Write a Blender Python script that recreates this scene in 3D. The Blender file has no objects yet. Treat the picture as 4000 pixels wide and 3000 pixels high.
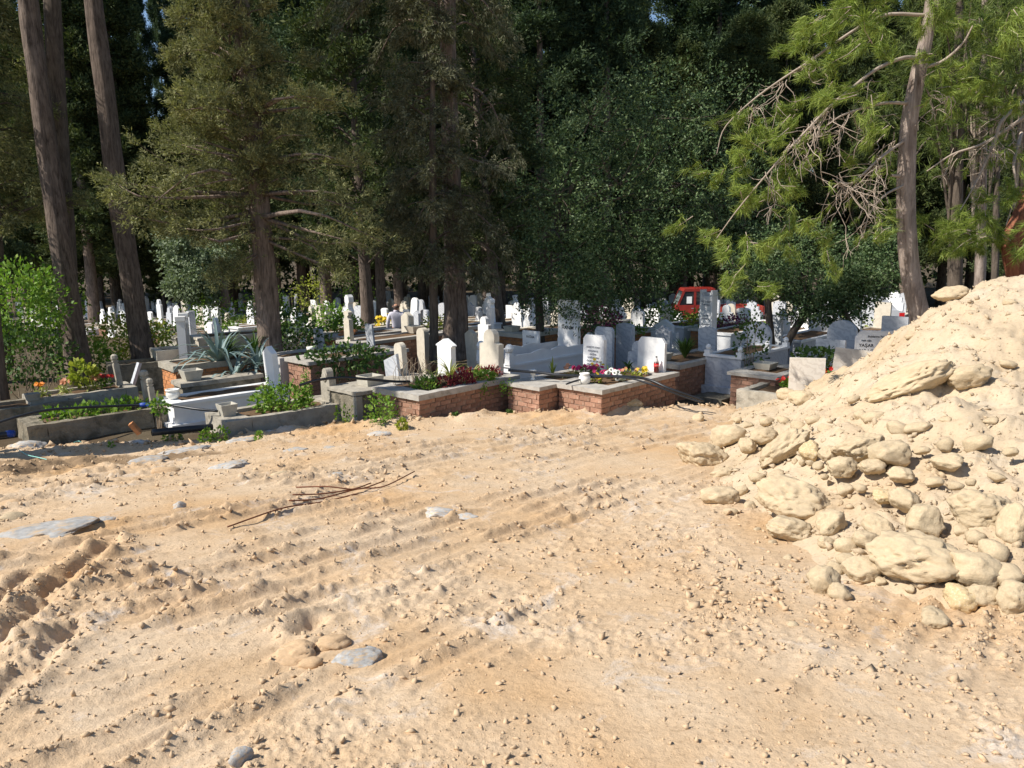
import bpy, bmesh, math, random
import numpy as np
from mathutils import Vector, Matrix

R = math.radians
rng = np.random.default_rng(11)
random.seed(11)
scene = bpy.context.scene
COL = scene.collection

# ------------------------------------------------------------------ camera
FPX = 3020.0                      # focal length in pixels of the 4000 px wide photograph
CAM = np.array([0.0, 0.0, 1.75])
PITCH, ROLL = R(10.5), R(1.0)
_F = np.array([0, math.cos(PITCH), -math.sin(PITCH)])
_R0 = np.array([1.0, 0, 0]); _U0 = np.array([0, math.sin(PITCH), math.cos(PITCH)])
_R = _R0 * math.cos(ROLL) - _U0 * math.sin(ROLL)
_U = _U0 * math.cos(ROLL) + _R0 * math.sin(ROLL)
cd = bpy.data.cameras.new('camera')
cd.sensor_width = 36.0; cd.lens = FPX / 4000 * 36.0
cd.clip_start = 0.05; cd.clip_end = 2000
cam = bpy.data.objects.new('camera', cd); COL.objects.link(cam)
M = Matrix.Identity(4)
for i in range(3):
    M[i][0], M[i][1], M[i][2], M[i][3] = _R[i], _U[i], -_F[i], CAM[i]
cam.matrix_world = M
scene.camera = cam

# ------------------------------------------------------------------ sky and sun
SUN_EL = R(46); SUN_AZ = (-0.94, -0.34)           # horizontal direction towards the sun
w = bpy.data.worlds.new('World'); scene.world = w; w.use_nodes = True
nt = w.node_tree; nt.nodes.clear()
sky = nt.nodes.new('ShaderNodeTexSky'); sky.sky_type = 'NISHITA'; sky.sun_disc = False
sky.sun_elevation = SUN_EL; sky.sun_rotation = math.atan2(SUN_AZ[0], SUN_AZ[1])
sky.air_density = 1.0; sky.dust_density = 0.3; sky.ozone_density = 2.5
bg = nt.nodes.new('ShaderNodeBackground'); bg.inputs['Strength'].default_value = 0.10
wo = nt.nodes.new('ShaderNodeOutputWorld')
nt.links.new(sky.outputs[0], bg.inputs[0]); nt.links.new(bg.outputs[0], wo.inputs[0])
sl = bpy.data.lights.new('sun', 'SUN'); sl.energy = 5.0; sl.angle = R(0.53); sl.color = (1.0, 0.95, 0.87)
so = bpy.data.objects.new('sun', sl); COL.objects.link(so)
sdir = Vector((SUN_AZ[0] * math.cos(SUN_EL), SUN_AZ[1] * math.cos(SUN_EL), math.sin(SUN_EL)))
so.rotation_euler = sdir.to_track_quat('Z', 'Y').to_euler(); so.location = sdir * 60
scene.view_settings.view_transform = 'Standard'; scene.view_settings.look = 'None'
scene.view_settings.exposure = 0.45; scene.view_settings.gamma = 1.0
scene.view_settings.use_curve_mapping = False
scene.cycles.max_bounces = 6; scene.cycles.transparent_max_bounces = 6
scene.cycles.diffuse_bounces = 3; scene.cycles.use_denoising = True

# ------------------------------------------------------------------ noise
def _h(ix, iy, iz, s):
    a = (ix.astype(np.int64) * 374761393 + iy.astype(np.int64) * 668265263 + iz.astype(np.int64) * 2147483647 + s * 974634777) & 0xffffffff
    a = ((a ^ (a >> 13)) * 1274126177) & 0xffffffff
    a = ((a ^ (a >> 16)) * 2246822519) & 0xffffffff
    return ((a ^ (a >> 15)) & 0xffffff) / float(0xffffff)
_Z0 = np.zeros(1, np.int64)
def n2(x, y, s=0):
    x = np.asarray(x, float); y = np.asarray(y, float)
    ix = np.floor(x); iy = np.floor(y); fx = x - ix; fy = y - iy
    fx = fx * fx * (3 - 2 * fx); fy = fy * fy * (3 - 2 * fy)
    ix = ix.astype(np.int64); iy = iy.astype(np.int64)
    a = _h(ix, iy, _Z0, s); b = _h(ix + 1, iy, _Z0, s); c = _h(ix, iy + 1, _Z0, s); d = _h(ix + 1, iy + 1, _Z0, s)
    return (a * (1 - fx) + b * fx) * (1 - fy) + (c * (1 - fx) + d * fx) * fy
def fbm(x, y, o=4, s=0, g=0.5):
    t = 0; a = 1; n = 0
    for i in range(o):
        t = t + a * n2(x * 2.03 ** i + 17.3 * i, y * 2.03 ** i - 9.1 * i, s + i); n += a; a *= g
    return t / n
def n3(p, s=0):
    i = np.floor(p); f = p - i; f = f * f * (3 - 2 * f); i = i.astype(np.int64)
    out = 0
    for dx in (0, 1):
        for dy in (0, 1):
            for dz in (0, 1):
                wgt = (f[:, 0] if dx else 1 - f[:, 0]) * (f[:, 1] if dy else 1 - f[:, 1]) * (f[:, 2] if dz else 1 - f[:, 2])
                out = out + wgt * _h(i[:, 0] + dx, i[:, 1] + dy, i[:, 2] + dz, s)
    return out
def fbm3(p, o=3, s=0):
    t = 0; a = 1; n = 0
    for k in range(o):
        t = t + a * n3(p * 2.03 ** k + 5.7 * k, s + k); n += a; a *= .5
    return t / n
def unit(v):
    v = np.asarray(v, float)
    return v / np.maximum(np.linalg.norm(v, axis=-1, keepdims=True), 1e-9)

# ------------------------------------------------------------------ pixel of the photograph -> place in the world
def rayd(px, py):
    return _F + (px - 2000) / FPX * _R + (1500 - py) / FPX * _U
def at(px, py, y):
    d = rayd(px, py); return CAM + d * (y / d[1])
def onz(px, py, z):
    d = rayd(px, py); return CAM + d * ((z - CAM[2]) / d[2])

def z_cem(x, y):
    x = np.asarray(x, float); y = np.asarray(y, float)
    return -1.35 - 0.042 * np.clip(y - 13, 0, 42) + 0.02 * np.clip(y - 58, 0, 60) - .55 * np.clip((y - 29) / 9, 0, 1) * np.clip((x - 1) / 6, 0, 1)
_E = np.array([onz(px, py, z)[:2] for px, py, z in
     [(-900, 1785, -1.34), (0, 1760, -1.34), (500, 1735, -1.34), (900, 1708, -1.3), (1150, 1668, -1.25), (1450, 1650, -1.2), (1650, 1650, -1.2), (1900, 1620, -1.18), (2100, 1608, -1.18), (2400, 1594, -1.18), (2700, 1573, -1.18), (3000, 1552, -1.18), (3600, 1510, -1.15), (4600, 1450, -1.15)]])
def edge_s(x, y):
    return (y - np.interp(x, _E[:, 0], _E[:, 1])) * 0.9
def z_pad(x, y):
    x = np.asarray(x, float); y = np.asarray(y, float)
    z = -0.105 * np.clip(y - 1, 0, None)
    z = z - 0.20 * np.clip((-2.2 - x) / 3.5, 0, 1) * np.clip((y - 7.0) / 4.0, 0, 1)
    s = edge_s(x, y)
    return z - 0.75 * np.clip(s, 0, 1.5)
def onpad(px, py):
    d = rayd(px, py); ys = np.linspace(1.2, 40, 4000); P = CAM + d * (ys / d[1])[:, None]
    g = np.maximum(z_pad(P[:, 0], P[:, 1]), z_cem(P[:, 0], P[:, 1]))
    k = np.argmax(P[:, 2] < g); return P[k]

# heap: thin-plate surface through points read off its foot, its crest and its far side
def _tps(C):
    n = len(C); d = np.hypot(C[:, None, 0] - C[None, :, 0], C[:, None, 1] - C[None, :, 1])
    K = np.where(d > 0, d * d * np.log(np.maximum(d, 1e-9)), 0) + np.eye(n) * 0.05
    A = np.zeros((n + 3, n + 3)); A[:n, :n] = K; P = np.c_[np.ones(n), C[:, :2]]
    A[:n, n:] = P; A[n:, :n] = P.T
    return np.linalg.solve(A, np.r_[C[:, 2], 0, 0, 0])
_foot = [onpad(*q) for q in [(2960, 1560), (2830, 1640), (2740, 1740), (2780, 1860), (2920, 2000), (3060, 2120), (3200, 2240), (3440, 2330), (3750, 2390), (4100, 2470), (4600, 2620)]]
_crest = [at(*q) for q in [(3037, 1550, 13.1), (3190, 1526, 12.3), (3255, 1470, 11.7), (3335, 1420, 11.1), (3440, 1345, 10.4), (3524, 1300, 9.9), (3611, 1226, 9.5), (3690, 1182, 9.2), (3800, 1128, 9.0), (3880, 1096, 9.0), (4000, 1088, 9.0), (4200, 1078, 9.1), (4700, 1050, 9.4)]]
_pts = [f - [0, 0, .03] for f in _foot] + [f + [-0.5, -0.35, -0.3] for f in _foot] + _crest
_pts += [c + [0.5, 1.0, -0.55] for c in _crest] + [c + [1.1, 2.2, -1.5] for c in _crest]
_pts += [(np.array(a) * .5 + np.array(b) * .5 + [0, 0, -0.06]) for a, b in ((_foot[3], _crest[7]), (_foot[5], _crest[9]), (_foot[7], _crest[11]), (_foot[9], _crest[12]), (_foot[2], _crest[4]))]
_pts += [at(*q) for q in [(3060, 1570, 10.8), (3120, 1572, 10.6), (3180, 1566, 10.6), (3180, 1575, 9.6), (3240, 1525, 10.6), (3240, 1535, 9.6), (3300, 1478, 10.5), (3360, 1430, 10.4), (3420, 1368, 10.2), (3480, 1328, 9.85), (3540, 1282, 9.4), (3600, 1232, 9.3), (3840, 1116, 8.8), (3900, 1102, 8.8), (3960, 1098, 8.8)]]
HC = np.array(_pts); HW = _tps(HC)
def z_heap(x, y):
    x = np.asarray(x, float); y = np.asarray(y, float); sh = x.shape; x = x.ravel(); y = y.ravel()
    out = HW[-3] + HW[-2] * x + HW[-1] * y
    for (cx, cy, _), wk in zip(HC, HW[:-3]):
        d2 = (x - cx) ** 2 + (y - cy) ** 2
        out = out + wk * 0.5 * d2 * np.log(np.maximum(d2, 1e-12))
    return out.reshape(sh)
def onsurf(px, py):
    d = rayd(px, py); ys = np.linspace(1.2, 40, 5000); P = CAM + d * (ys / d[1])[:, None]
    g = np.maximum(z_pad(P[:, 0], P[:, 1]), z_cem(P[:, 0], P[:, 1]))
    m = P[:, 1] < 15
    g[m] = np.maximum(g[m], z_heap(P[m, 0], P[m, 1]))
    k = np.argmax(P[:, 2] < g); return P[k]

# ------------------------------------------------------------------ mesh helpers
def mesh_np(name, V, F, mats=None, smooth=False, midx=None):
    """F: list of int arrays (n,k) with k = 3 or 4"""
    me = bpy.data.meshes.new(name)
    V = np.asarray(V, np.float32)
    if not isinstance(F, (list, tuple)): F = [F]
    F = [np.asarray(f, np.int32) for f in F if len(f)]
    loops = np.concatenate([f.ravel() for f in F]); cnt = np.concatenate([np.full(len(f), f.shape[1], np.int32) for f in F])
    st = np.concatenate([[0], np.cumsum(cnt)[:-1]]).astype(np.int32)
    me.vertices.add(len(V)); me.vertices.foreach_set('co', V.ravel())
    me.loops.add(len(loops)); me.loops.foreach_set('vertex_index', loops)
    me.polygons.add(len(cnt)); me.polygons.foreach_set('loop_start', st); me.polygons.foreach_set('loop_total', cnt)
    if smooth: me.polygons.foreach_set('use_smooth', np.ones(len(cnt), bool))
    if midx is not None: me.polygons.foreach_set('material_index', np.asarray(midx, np.int32))
    for m in (mats if isinstance(mats, (list, tuple)) else [mats] if mats else []): me.materials.append(m)
    me.update(calc_edges=True); me.validate()
    return me
def link(name, me, parent=None, loc=None, rot=None):
    o = bpy.data.objects.new(name, me); COL.objects.link(o)
    if parent is not None: o.parent = parent
    if loc is not None: o.location = [float(v) for v in loc]
    if rot is not None: o.rotation_euler = rot
    return o
def tag(o, label=None, cat=None, group=None, kind=None):
    if label: o['label'] = label
    if cat: o['category'] = cat
    if group: o['group'] = group
    if kind: o['kind'] = kind
    return o
def thing(name, label, cat, loc=(0, 0, 0), rz=0.0, group=None):
    o = link(name, None, None, loc, (0, 0, rz)); o.empty_display_size = 0.1
    return tag(o, label, cat, group)

class MB:
    """collects shapes; build() links them as one mesh object"""
    def __init__(s): s.V = []; s.F = []; s.n = 0
    def add(s, V, F):
        s.V.append(np.asarray(V, float)); s.F += [[i + s.n for i in f] for f in F]; s.n += len(V); return s
    def box(s, a, b):
        x0, y0, z0 = a; x1, y1, z1 = b
        return s.add([(x0, y0, z0), (x1, y0, z0), (x1, y1, z0), (x0, y1, z0), (x0, y0, z1), (x1, y0, z1), (x1, y1, z1), (x0, y1, z1)],
              [(0, 3, 2, 1), (4, 5, 6, 7), (0, 1, 5, 4), (1, 2, 6, 5), (2, 3, 7, 6), (3, 0, 4, 7)])
    def frustum(s, c, a, b, h, wall=0):
        """square pot: half sizes a (bottom) and b (top)"""
        x, y, z = c
        V = [(x + sx * a, y + sy * a, z) for sx, sy in ((-1, -1), (1, -1), (1, 1), (-1, 1))] + [(x + sx * b, y + sy * b, z + h) for sx, sy in ((-1, -1), (1, -1), (1, 1), (-1, 1))]
        F = [(0, 3, 2, 1), (0, 1, 5, 4), (1, 2, 6, 5), (2, 3, 7, 6), (3, 0, 4, 7)]
        if wall:
            i = b - wall
            V += [(x + sx * i, y + sy * i, z + h) for sx, sy in ((-1, -1), (1, -1), (1, 1), (-1, 1))] + [(x + sx * a * .8, y + sy * a * .8, z + h * .45) for sx, sy in ((-1, -1), (1, -1), (1, 1), (-1, 1))]
            F += [(4, 5, 9, 8), (5, 6, 10, 9), (6, 7, 11, 10), (7, 4, 8, 11), (8, 9, 13, 12), (9, 10, 14, 13), (10, 11, 15, 14), (11, 8, 12, 15), (12, 13, 14, 15)]
        else: F.append((4, 5, 6, 7))
        return s.add(V, F)
    def prism_x(s, prof, x0, x1):
        """profile of (y,z) points, extruded along x"""
        n = len(prof); V = [(x0, y, z) for y, z in prof] + [(x1, y, z) for y, z in prof]
        a = sum(prof[i][0] * prof[(i + 1) % n][1] - prof[(i + 1) % n][0] * prof[i][1] for i in range(n))
        F = [tuple(range(n - 1, -1, -1)), tuple(range(n, 2 * n))] + [(i, (i + 1) % n, n + (i + 1) % n, n + i) for i in range(n)]
        if a < 0: F = [tuple(reversed(f)) for f in F]
        return s.add(V, F)
    def prism_z(s, prof, z0, z1):
        n = len(prof); V = [(x, y, z0) for x, y in prof] + [(x, y, z1) for x, y in prof]
        a = sum(prof[i][0] * prof[(i + 1) % n][1] - prof[(i + 1) % n][0] * prof[i][1] for i in range(n))
        F = [tuple(range(n - 1, -1, -1)), tuple(range(n, 2 * n))] + [(i, (i + 1) % n, n + (i + 1) % n, n + i) for i in range(n)]
        if a < 0: F = [tuple(reversed(f)) for f in F]
        return s.add(V, F)
    def lathe(s, c, prof, n=14):
        """profile of (r,z) from bottom to top around a vertical axis"""
        x, y, z = c; m = len(prof); V = []; F = []
        for r, h in prof:
            for k in range(n): V.append((x + r * math.cos(2 * PI * k / n), y + r * math.sin(2 * PI * k / n), z + h))
        for i in range(m - 1):
            for k in range(n):
                k2 = (k + 1) % n; F.append((i * n + k, i * n + k2, (i + 1) * n + k2, (i + 1) * n + k))
        F.append(tuple(range(n - 1, -1, -1))); F.append(tuple(range((m - 1) * n, m * n)))
        return s.add(V, F)
    def tube(s, P, r, n=7, cap=True):
        V, F = tube_np(P, r, n)
        F = [tuple(f) for f in F]
        m = len(P)
        if cap: F += [tuple(range(n - 1, -1, -1)), tuple(range((m - 1) * n, m * n))]
        return s.add(V, F)
    def build(s, name, mat, parent=None, bevel=0, smooth=False, loc=None, rot=None, rough=0, seg=1):
        me = bpy.data.meshes.new(name)
        V = np.concatenate(s.V)
        if bevel or rough:
            bm = bmesh.new(); vs = [bm.verts.new(v) for v in V]
            for f in s.F:
                try: bm.faces.new([vs[i] for i in f])
                except ValueError: pass
            if bevel:
                es = [e for e in bm.edges if len(e.link_faces) == 2 and e.calc_face_angle(0) > 0.5]
                bmesh.ops.bevel(bm, geom=es, offset=bevel, segments=seg, affect='EDGES', profile=.6)
            if rough:
                bmesh.ops.triangulate(bm, faces=bm.faces[:])
                for it in range(4):
                    es = [e for e in bm.edges if e.calc_length() > 0.11]
                    if not es: break
                    bmesh.ops.subdivide_edges(bm, edges=es, cuts=1, use_grid_fill=True)
                    bmesh.ops.triangulate(bm, faces=[f for f in bm.faces if len(f.verts) > 3])
                bm.normal_update(); ps = np.array([v.co for v in bm.verts])
                off = (fbm3(ps * 7 + 31 + rng.random() * 90, 3, 5) - .5) * 2 * rough
                for v, d in zip(bm.verts, off): v.co += v.normal * float(d)
            bm.to_mesh(me); bm.free()
        else:
            me.from_pydata([tuple(v) for v in V], [], s.F)
        me.materials.append(mat)
        if smooth: me.polygons.foreach_set('use_smooth', np.ones(len(me.polygons), bool))
        me.update()
        return link(name, me, parent, loc, rot)
PI = math.pi
def tube_np(P, r, n=7):
    P = np.asarray(P, float); m = len(P); r = np.broadcast_to(np.asarray(r, float), (m,))
    T = unit(np.gradient(P, axis=0)); N = np.empty_like(T)
    q = np.zeros(3); q[np.argmin(np.abs(T[0]))] = 1; q = q - T[0] * (T[0] @ q); N[0] = q / math.sqrt(q @ q)
    for i in range(1, m):
        q = N[i - 1] - T[i] * (T[i] @ N[i - 1]); N[i] = q / math.sqrt(q @ q)
    B = np.cross(T, N)
    th = np.arange(n) * 2 * PI / n
    V = P[:, None] + r[:, None, None] * (np.cos(th)[None, :, None] * N[:, None] + np.sin(th)[None, :, None] * B[:, None])
    i = np.arange(m - 1)[:, None] * n; k = np.arange(n)[None]; k2 = (k + 1) % n
    F = np.stack([i + k, i + n + k, i + n + k2, i + k2], -1).reshape(-1, 4)[:, ::-1]
    return V.reshape(-1, 3), F
def smooth_line(P, n):
    """Catmull-Rom resampling"""
    P = np.asarray(P, float)
    if len(P) == 2: P = np.array([P[0], (P[0] + P[1]) / 2, P[1]])
    Q = np.vstack([2 * P[0] - P[1], P, 2 * P[-1] - P[-2]]); out = []
    m = len(P) - 1
    for t in np.linspace(0, m - 1e-6, n):
        i = int(t); u = t - i; a, b, c, d = Q[i], Q[i + 1], Q[i + 2], Q[i + 3]
        out.append(.5 * (2 * b + (c - a) * u + (2 * a - 5 * b + 4 * c - d) * u * u + (3 * b - a - 3 * c + d) * u ** 3))
    return np.array(out)

# leaves: every leaf a small diamond or a needle, joined to one crown
def leaves(P, D, L, W, n=None, fold=0.25):
    P = np.asarray(P, float); D = unit(D); k = len(P)
    L = np.broadcast_to(L, (k,))[:, None]; W = np.broadcast_to(W, (k,))[:, None]
    if n is None: n = rng.normal(size=(k, 3))
    S = unit(np.cross(D, n)); U = np.cross(S, D)
    V = np.stack([P, P + D * L * .45 + S * W + U * W * fold, P + D * L, P + D * L * .45 - S * W + U * W * fold], 1).reshape(-1, 3)
    i = np.arange(k)[:, None] * 4
    return V, np.concatenate([i + 0, i + 1, i + 2, i + 3], 1)
def needles(P, D, L, W):
    P = np.asarray(P, float); D = unit(D); k = len(P); L = np.broadcast_to(L, (k,))[:, None]
    S = unit(np.cross(D, rng.normal(size=(k, 3)))) * W
    V = np.stack([P - S, P + S, P + D * L], 1).reshape(-1, 3); i = np.arange(k)[:, None] * 3
    return V, np.concatenate([i, i + 1, i + 2], 1)
def join(parts):
    Vs = []; Fs = {}; n = 0
    for V, F in parts:
        F = np.asarray(F)
        Vs.append(V); Fs.setdefault(F.shape[1], []).append(F + n); n += len(V)
    return np.concatenate(Vs), [np.concatenate(f) for f in Fs.values()]

# ------------------------------------------------------------------ materials
def _nodes(name):
    m = bpy.data.materials.new(name); m.use_nodes = True; t = m.node_tree; t.nodes.clear()
    o = t.nodes.new('ShaderNodeOutputMaterial'); b = t.nodes.new('ShaderNodeBsdfPrincipled')
    t.links.new(b.outputs[0], o.inputs[0]); return m, t, b, o
def _noise(t, vec, sc, det=4, rough=.55, dist=0.0):
    n = t.nodes.new('ShaderNodeTexNoise'); n.inputs['Scale'].default_value = sc; n.inputs['Detail'].default_value = det
    n.inputs['Roughness'].default_value = rough; n.inputs['Distortion'].default_value = dist
    if vec: t.links.new(vec, n.inputs['Vector'])
    return n.outputs['Fac']
def _ramp(t, fac, stops):
    r = t.nodes.new('ShaderNodeValToRGB'); e = r.color_ramp.elements
    while len(e) < len(stops): e.new(.5)
    for k, (p, c) in enumerate(stops):
        e[k].position = p; e[k].color = (*c, 1) if len(c) == 3 else c
    t.links.new(fac, r.inputs[0]); return r.outputs[0]
def _mix(t, fac, a, b, mode='MIX'):
    n = t.nodes.new('ShaderNodeMix'); n.data_type = 'RGBA'; n.blend_type = mode
    for s, v in ((n.inputs[0], fac), (n.inputs[6], a), (n.inputs[7], b)):
        if hasattr(v, 'links'): t.links.new(v, s)
        elif isinstance(v, (int, float)): s.default_value = v
        else: s.default_value = (*v, 1)
    return n.outputs[2]
def _math(t, op, a, b=None):
    n = t.nodes.new('ShaderNodeMath'); n.operation = op
    for s, v in ((n.inputs[0], a), (n.inputs[1], b)):
        if v is None: continue
        if hasattr(v, 'links'): t.links.new(v, s)
        else: s.default_value = v
    return n.outputs[0]
def _bump(t, b, h, st=.5, dist=.02, prev=None):
    n = t.nodes.new('ShaderNodeBump'); n.inputs['Strength'].default_value = st; n.inputs['Distance'].default_value = dist
    t.links.new(h, n.inputs['Height'])
    if prev: t.links.new(prev, n.inputs['Normal'])
    t.links.new(n.outputs[0], b.inputs['Normal']); return n.outputs[0]
def _coord(t, kind='Object'):
    return t.nodes.new('ShaderNodeTexCoord').outputs[kind]
def plain(name, c, rough=.6, var=.25, sc=8, bump=.3, bsc=60, bdist=.004, metal=0, spec=.3, stain=None, obj=0.0):
    """one-colour surface with patchy tone, grain and wear"""
    m, t, b, o = _nodes(name); v = _coord(t)
    lo = tuple(x * (1 - var) for x in c); hi = tuple(min(1, x * (1 + var)) for x in c)
    col = _ramp(t, _noise(t, v, sc, 5, .6), [(.3, lo), (.7, hi)])
    if stain:
        col = _mix(t, _ramp(t, _noise(t, v, stain[1], 6, .65, .4), [(stain[2], (0, 0, 0)), (stain[2] + .15, (1, 1, 1))]), col, stain[0])
    if obj:
        oi = t.nodes.new('ShaderNodeObjectInfo')
        f = _math(t, 'ADD', _math(t, 'MULTIPLY', oi.outputs['Random'], obj), 1 - obj / 2)
        cc = t.nodes.new('ShaderNodeCombineColor')
        for i in range(3): t.links.new(f, cc.inputs[i])
        col = _mix(t, 1.0, col, cc.outputs[0], 'MULTIPLY')
    t.links.new(col, b.inputs['Base Color']); b.inputs['Roughness'].default_value = rough
    b.inputs['Metallic'].default_value = metal; b.inputs['Specular IOR Level'].default_value = spec
    if bump: _bump(t, b, _noise(t, v, bsc, 4, .6), bump, bdist)
    return m
def leafmat(name, cols, trans=.3, sc=1.2, rough=.55, spec=.25):
    m, t, b, o = _nodes(name); v = _coord(t)
    g = t.nodes.new('ShaderNodeNewGeometry')
    f = _math(t, 'ADD', _math(t, 'MULTIPLY', g.outputs['Random Per Island'], .6), _math(t, 'MULTIPLY', _noise(t, v, sc, 3, .6), .5))
    st = [(.15 + .75 * i / (len(cols) - 1), c) for i, c in enumerate(cols)]
    col = _ramp(t, f, st)
    t.links.new(col, b.inputs['Base Color']); b.inputs['Roughness'].default_value = rough
    b.inputs['Specular IOR Level'].default_value = spec
    if trans:
        tr = t.nodes.new('ShaderNodeBsdfTranslucent')
        t.links.new(_mix(t, 1.0, col, (1.0, 1.1, .55), 'MULTIPLY'), tr.inputs[0])
        mx = t.nodes.new('ShaderNodeMixShader'); mx.inputs[0].default_value = trans
        t.links.new(b.outputs[0], mx.inputs[1]); t.links.new(tr.outputs[0], mx.inputs[2]); t.links.new(mx.outputs[0], o.inputs[0])
    return m
def barkmat(name, lo, hi, sc=9, bd=.03):
    m, t, b, o = _nodes(name); v = _coord(t)
    mp = t.nodes.new('ShaderNodeMapping'); mp.inputs['Scale'].default_value = (1, 1, .16); t.links.new(v, mp.inputs[0])
    n = _noise(t, mp.outputs[0], sc * 2.2, 5, .65, .6); n_ = _noise(t, v, 3, 3, .6)
    f = _math(t, 'ADD', _math(t, 'MULTIPLY', n, .75), _math(t, 'MULTIPLY', n_, .25))
    t.links.new(_ramp(t, f, [(.32, lo), (.62, hi)]), b.inputs['Base Color']); b.inputs['Roughness'].default_value = .9
    b.inputs['Specular IOR Level'].default_value = .1
    _bump(t, b, n, .9, bd); return m
def marblemat(name, base, vein, sc=2.2, amt=.5, rough=.35, ang=.6):
    m, t, b, o = _nodes(name); v = _coord(t)
    mp = t.nodes.new('ShaderNodeMapping'); mp.inputs['Rotation'].default_value = (ang, .3, .5); t.links.new(v, mp.inputs[0])
    wv = t.nodes.new('ShaderNodeTexWave'); wv.inputs['Scale'].default_value = sc; wv.inputs['Distortion'].default_value = 9
    wv.inputs['Detail'].default_value = 4; wv.inputs['Detail Scale'].default_value = 1.6; t.links.new(mp.outputs[0], wv.inputs[0])
    f = _ramp(t, wv.outputs['Fac'], [(.45, (0, 0, 0)), (.95, (amt, amt, amt))])
    col = _mix(t, f, base, vein)
    col = _mix(t, _ramp(t, _noise(t, v, 5, 5, .7), [(.5, (0, 0, 0)), (.8, (.35, .35, .35))]), col, tuple(x * .72 for x in base))
    t.links.new(col, b.inputs['Base Color']); b.inputs['Roughness'].default_value = rough; b.inputs['Specular IOR Level'].default_value = .35
    return m
def earth(name, tan, pale, rust, grey, soil=None, bd=1.0, spk=.62):
    m, t, b, o = _nodes(name); v = _coord(t)
    col = _ramp(t, _noise(t, v, .9, 5, .62, .3), [(.36, tan), (.62, pale)])
    col = _mix(t, _ramp(t, _noise(t, v, .55, 4, .6), [(.5, (0, 0, 0)), (.68, (.75, .75, .75))]), col, rust)
    col = _mix(t, _ramp(t, _noise(t, v, 1.7, 7, .72, .8), [(.56, (0, 0, 0)), (.70, (.9, .9, .9))]), col, grey)
    col = _mix(t, _ramp(t, _noise(t, v, 4.5, 6, .7, .5), [(.54, (0, 0, 0)), (.72, (.5, .5, .5))]), col, tuple(x * .74 for x in tan))
    sp = _noise(t, v, 38, 5, .7)
    col = _mix(t, spk, col, _ramp(t, sp, [(.3, (.55, .50, .45)), (.47, (1, 1, 1)), (.75, (1.14, 1.12, 1.1))]), 'MULTIPLY')
    if soil:
        g = t.nodes.new('ShaderNodeSeparateXYZ'); t.links.new(v, g.inputs[0])
        for (cx, cy, rx, ry), c in soil:
            dx = _math(t, 'DIVIDE', _math(t, 'SUBTRACT', g.outputs[0], cx), rx); dy = _math(t, 'DIVIDE', _math(t, 'SUBTRACT', g.outputs[1], cy), ry)
            d = _math(t, 'SQRT', _math(t, 'ADD', _math(t, 'MULTIPLY', dx, dx), _math(t, 'MULTIPLY', dy, dy)))
            d = _math(t, 'ADD', d, _math(t, 'MULTIPLY', _math(t, 'SUBTRACT', _noise(t, v, 2.2, 5, .65), .5), 1.3))
            col = _mix(t, _ramp(t, d, [(.75, (1, 1, 1)), (1.1, (0, 0, 0))]), col, c)
    t.links.new(col, b.inputs['Base Color']); b.inputs['Roughness'].default_value = .95; b.inputs['Specular IOR Level'].default_value = .08
    p = _bump(t, b, _noise(t, v, 24, 6, .66), .55, .020 * bd)
    _bump(t, b, _noise(t, v, 120, 4, .7), .6, .007 * bd, p)
    return m
# ------------------------------------------------------------------ palette
MT = {}
_sl = onz(-250, 1850, -1.1)
MT['dirt'] = earth('packed_dirt', (.515, .36, .215), (.57, .435, .295), (.51, .31, .145), (.55, .49, .425),
                   soil=[((_sl[0], _sl[1] - .2, 2.0, 1.15), (.22, .15, .09)), ((_sl[0] + 1.5, _sl[1] + .55, 2.2, .5), (.27, .185, .11))])
MT['heap'] = earth('heap_dirt', (.48, .372, .245), (.525, .42, .295), (.48, .345, .205), (.51, .435, .33), bd=.9, spk=.45)
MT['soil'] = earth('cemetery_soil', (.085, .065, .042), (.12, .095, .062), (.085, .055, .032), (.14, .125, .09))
MT['bed_soil'] = earth('grave_soil', (.12, .075, .045), (.17, .11, .065), (.14, .07, .035), (.19, .16, .12))
MT['road'] = plain('pale_road', (.42, .38, .32), .95, .2, 3, .4, 40, .01)
MT['rock'] = plain('pale_limestone', (.485, .38, .245), .92, .14, 5, .5, 13, .012, spec=.08, stain=((.42, .335, .225), 7, .54), obj=.12)
MT['rock_ochre'] = plain('ochre_stone', (.50, .375, .21), .92, .2, 6, .4, 13, .010, spec=.1, stain=((.62, .52, .40), 7, .55), obj=.2)
MT['rock_rust'] = plain('orange_clod', (.50, .345, .205), .95, .15, 7, .4, 14, .010, spec=.08, stain=((.60, .49, .36), 6, .6), obj=.2)
MT['crumb'] = plain('tan_crumb', (.51, .37, .235), .95, .15, 30, 0, spec=.05)
MT['rock_grey'] = plain('broken_concrete', (.38, .37, .35), .9, .3, 5, .4, 14, .010, spec=.12, stain=((.50, .37, .24), 3, .48), obj=.2)
MT['concrete'] = plain('weathered_concrete', (.36, .325, .265), .93, .2, 6, .7, 30, .012, spec=.1, stain=((.17, .155, .125), 4, .56))
MT['concrete_dark'] = plain('lichened_concrete', (.23, .20, .15), .95, .25, 6, .9, 26, .02, spec=.08, stain=((.11, .10, .075), 3.5, .5))
MT['cap'] = plain('grey_cement_cap', (.40, .37, .325), .9, .16, 7, .6, 60, .006, spec=.12, stain=((.24, .22, .18), 4, .56))
MT['brick'] = plain('red_brick', (.315, .178, .122), .9, .2, 14, .7, 60, .006, spec=.1, stain=((.42, .29, .21), 9, .60), obj=.4)
MT['brick_lt'] = plain('orange_brick', (.50, .225, .10), .9, .18, 14, .6, 60, .006, spec=.1, obj=.3)
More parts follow.
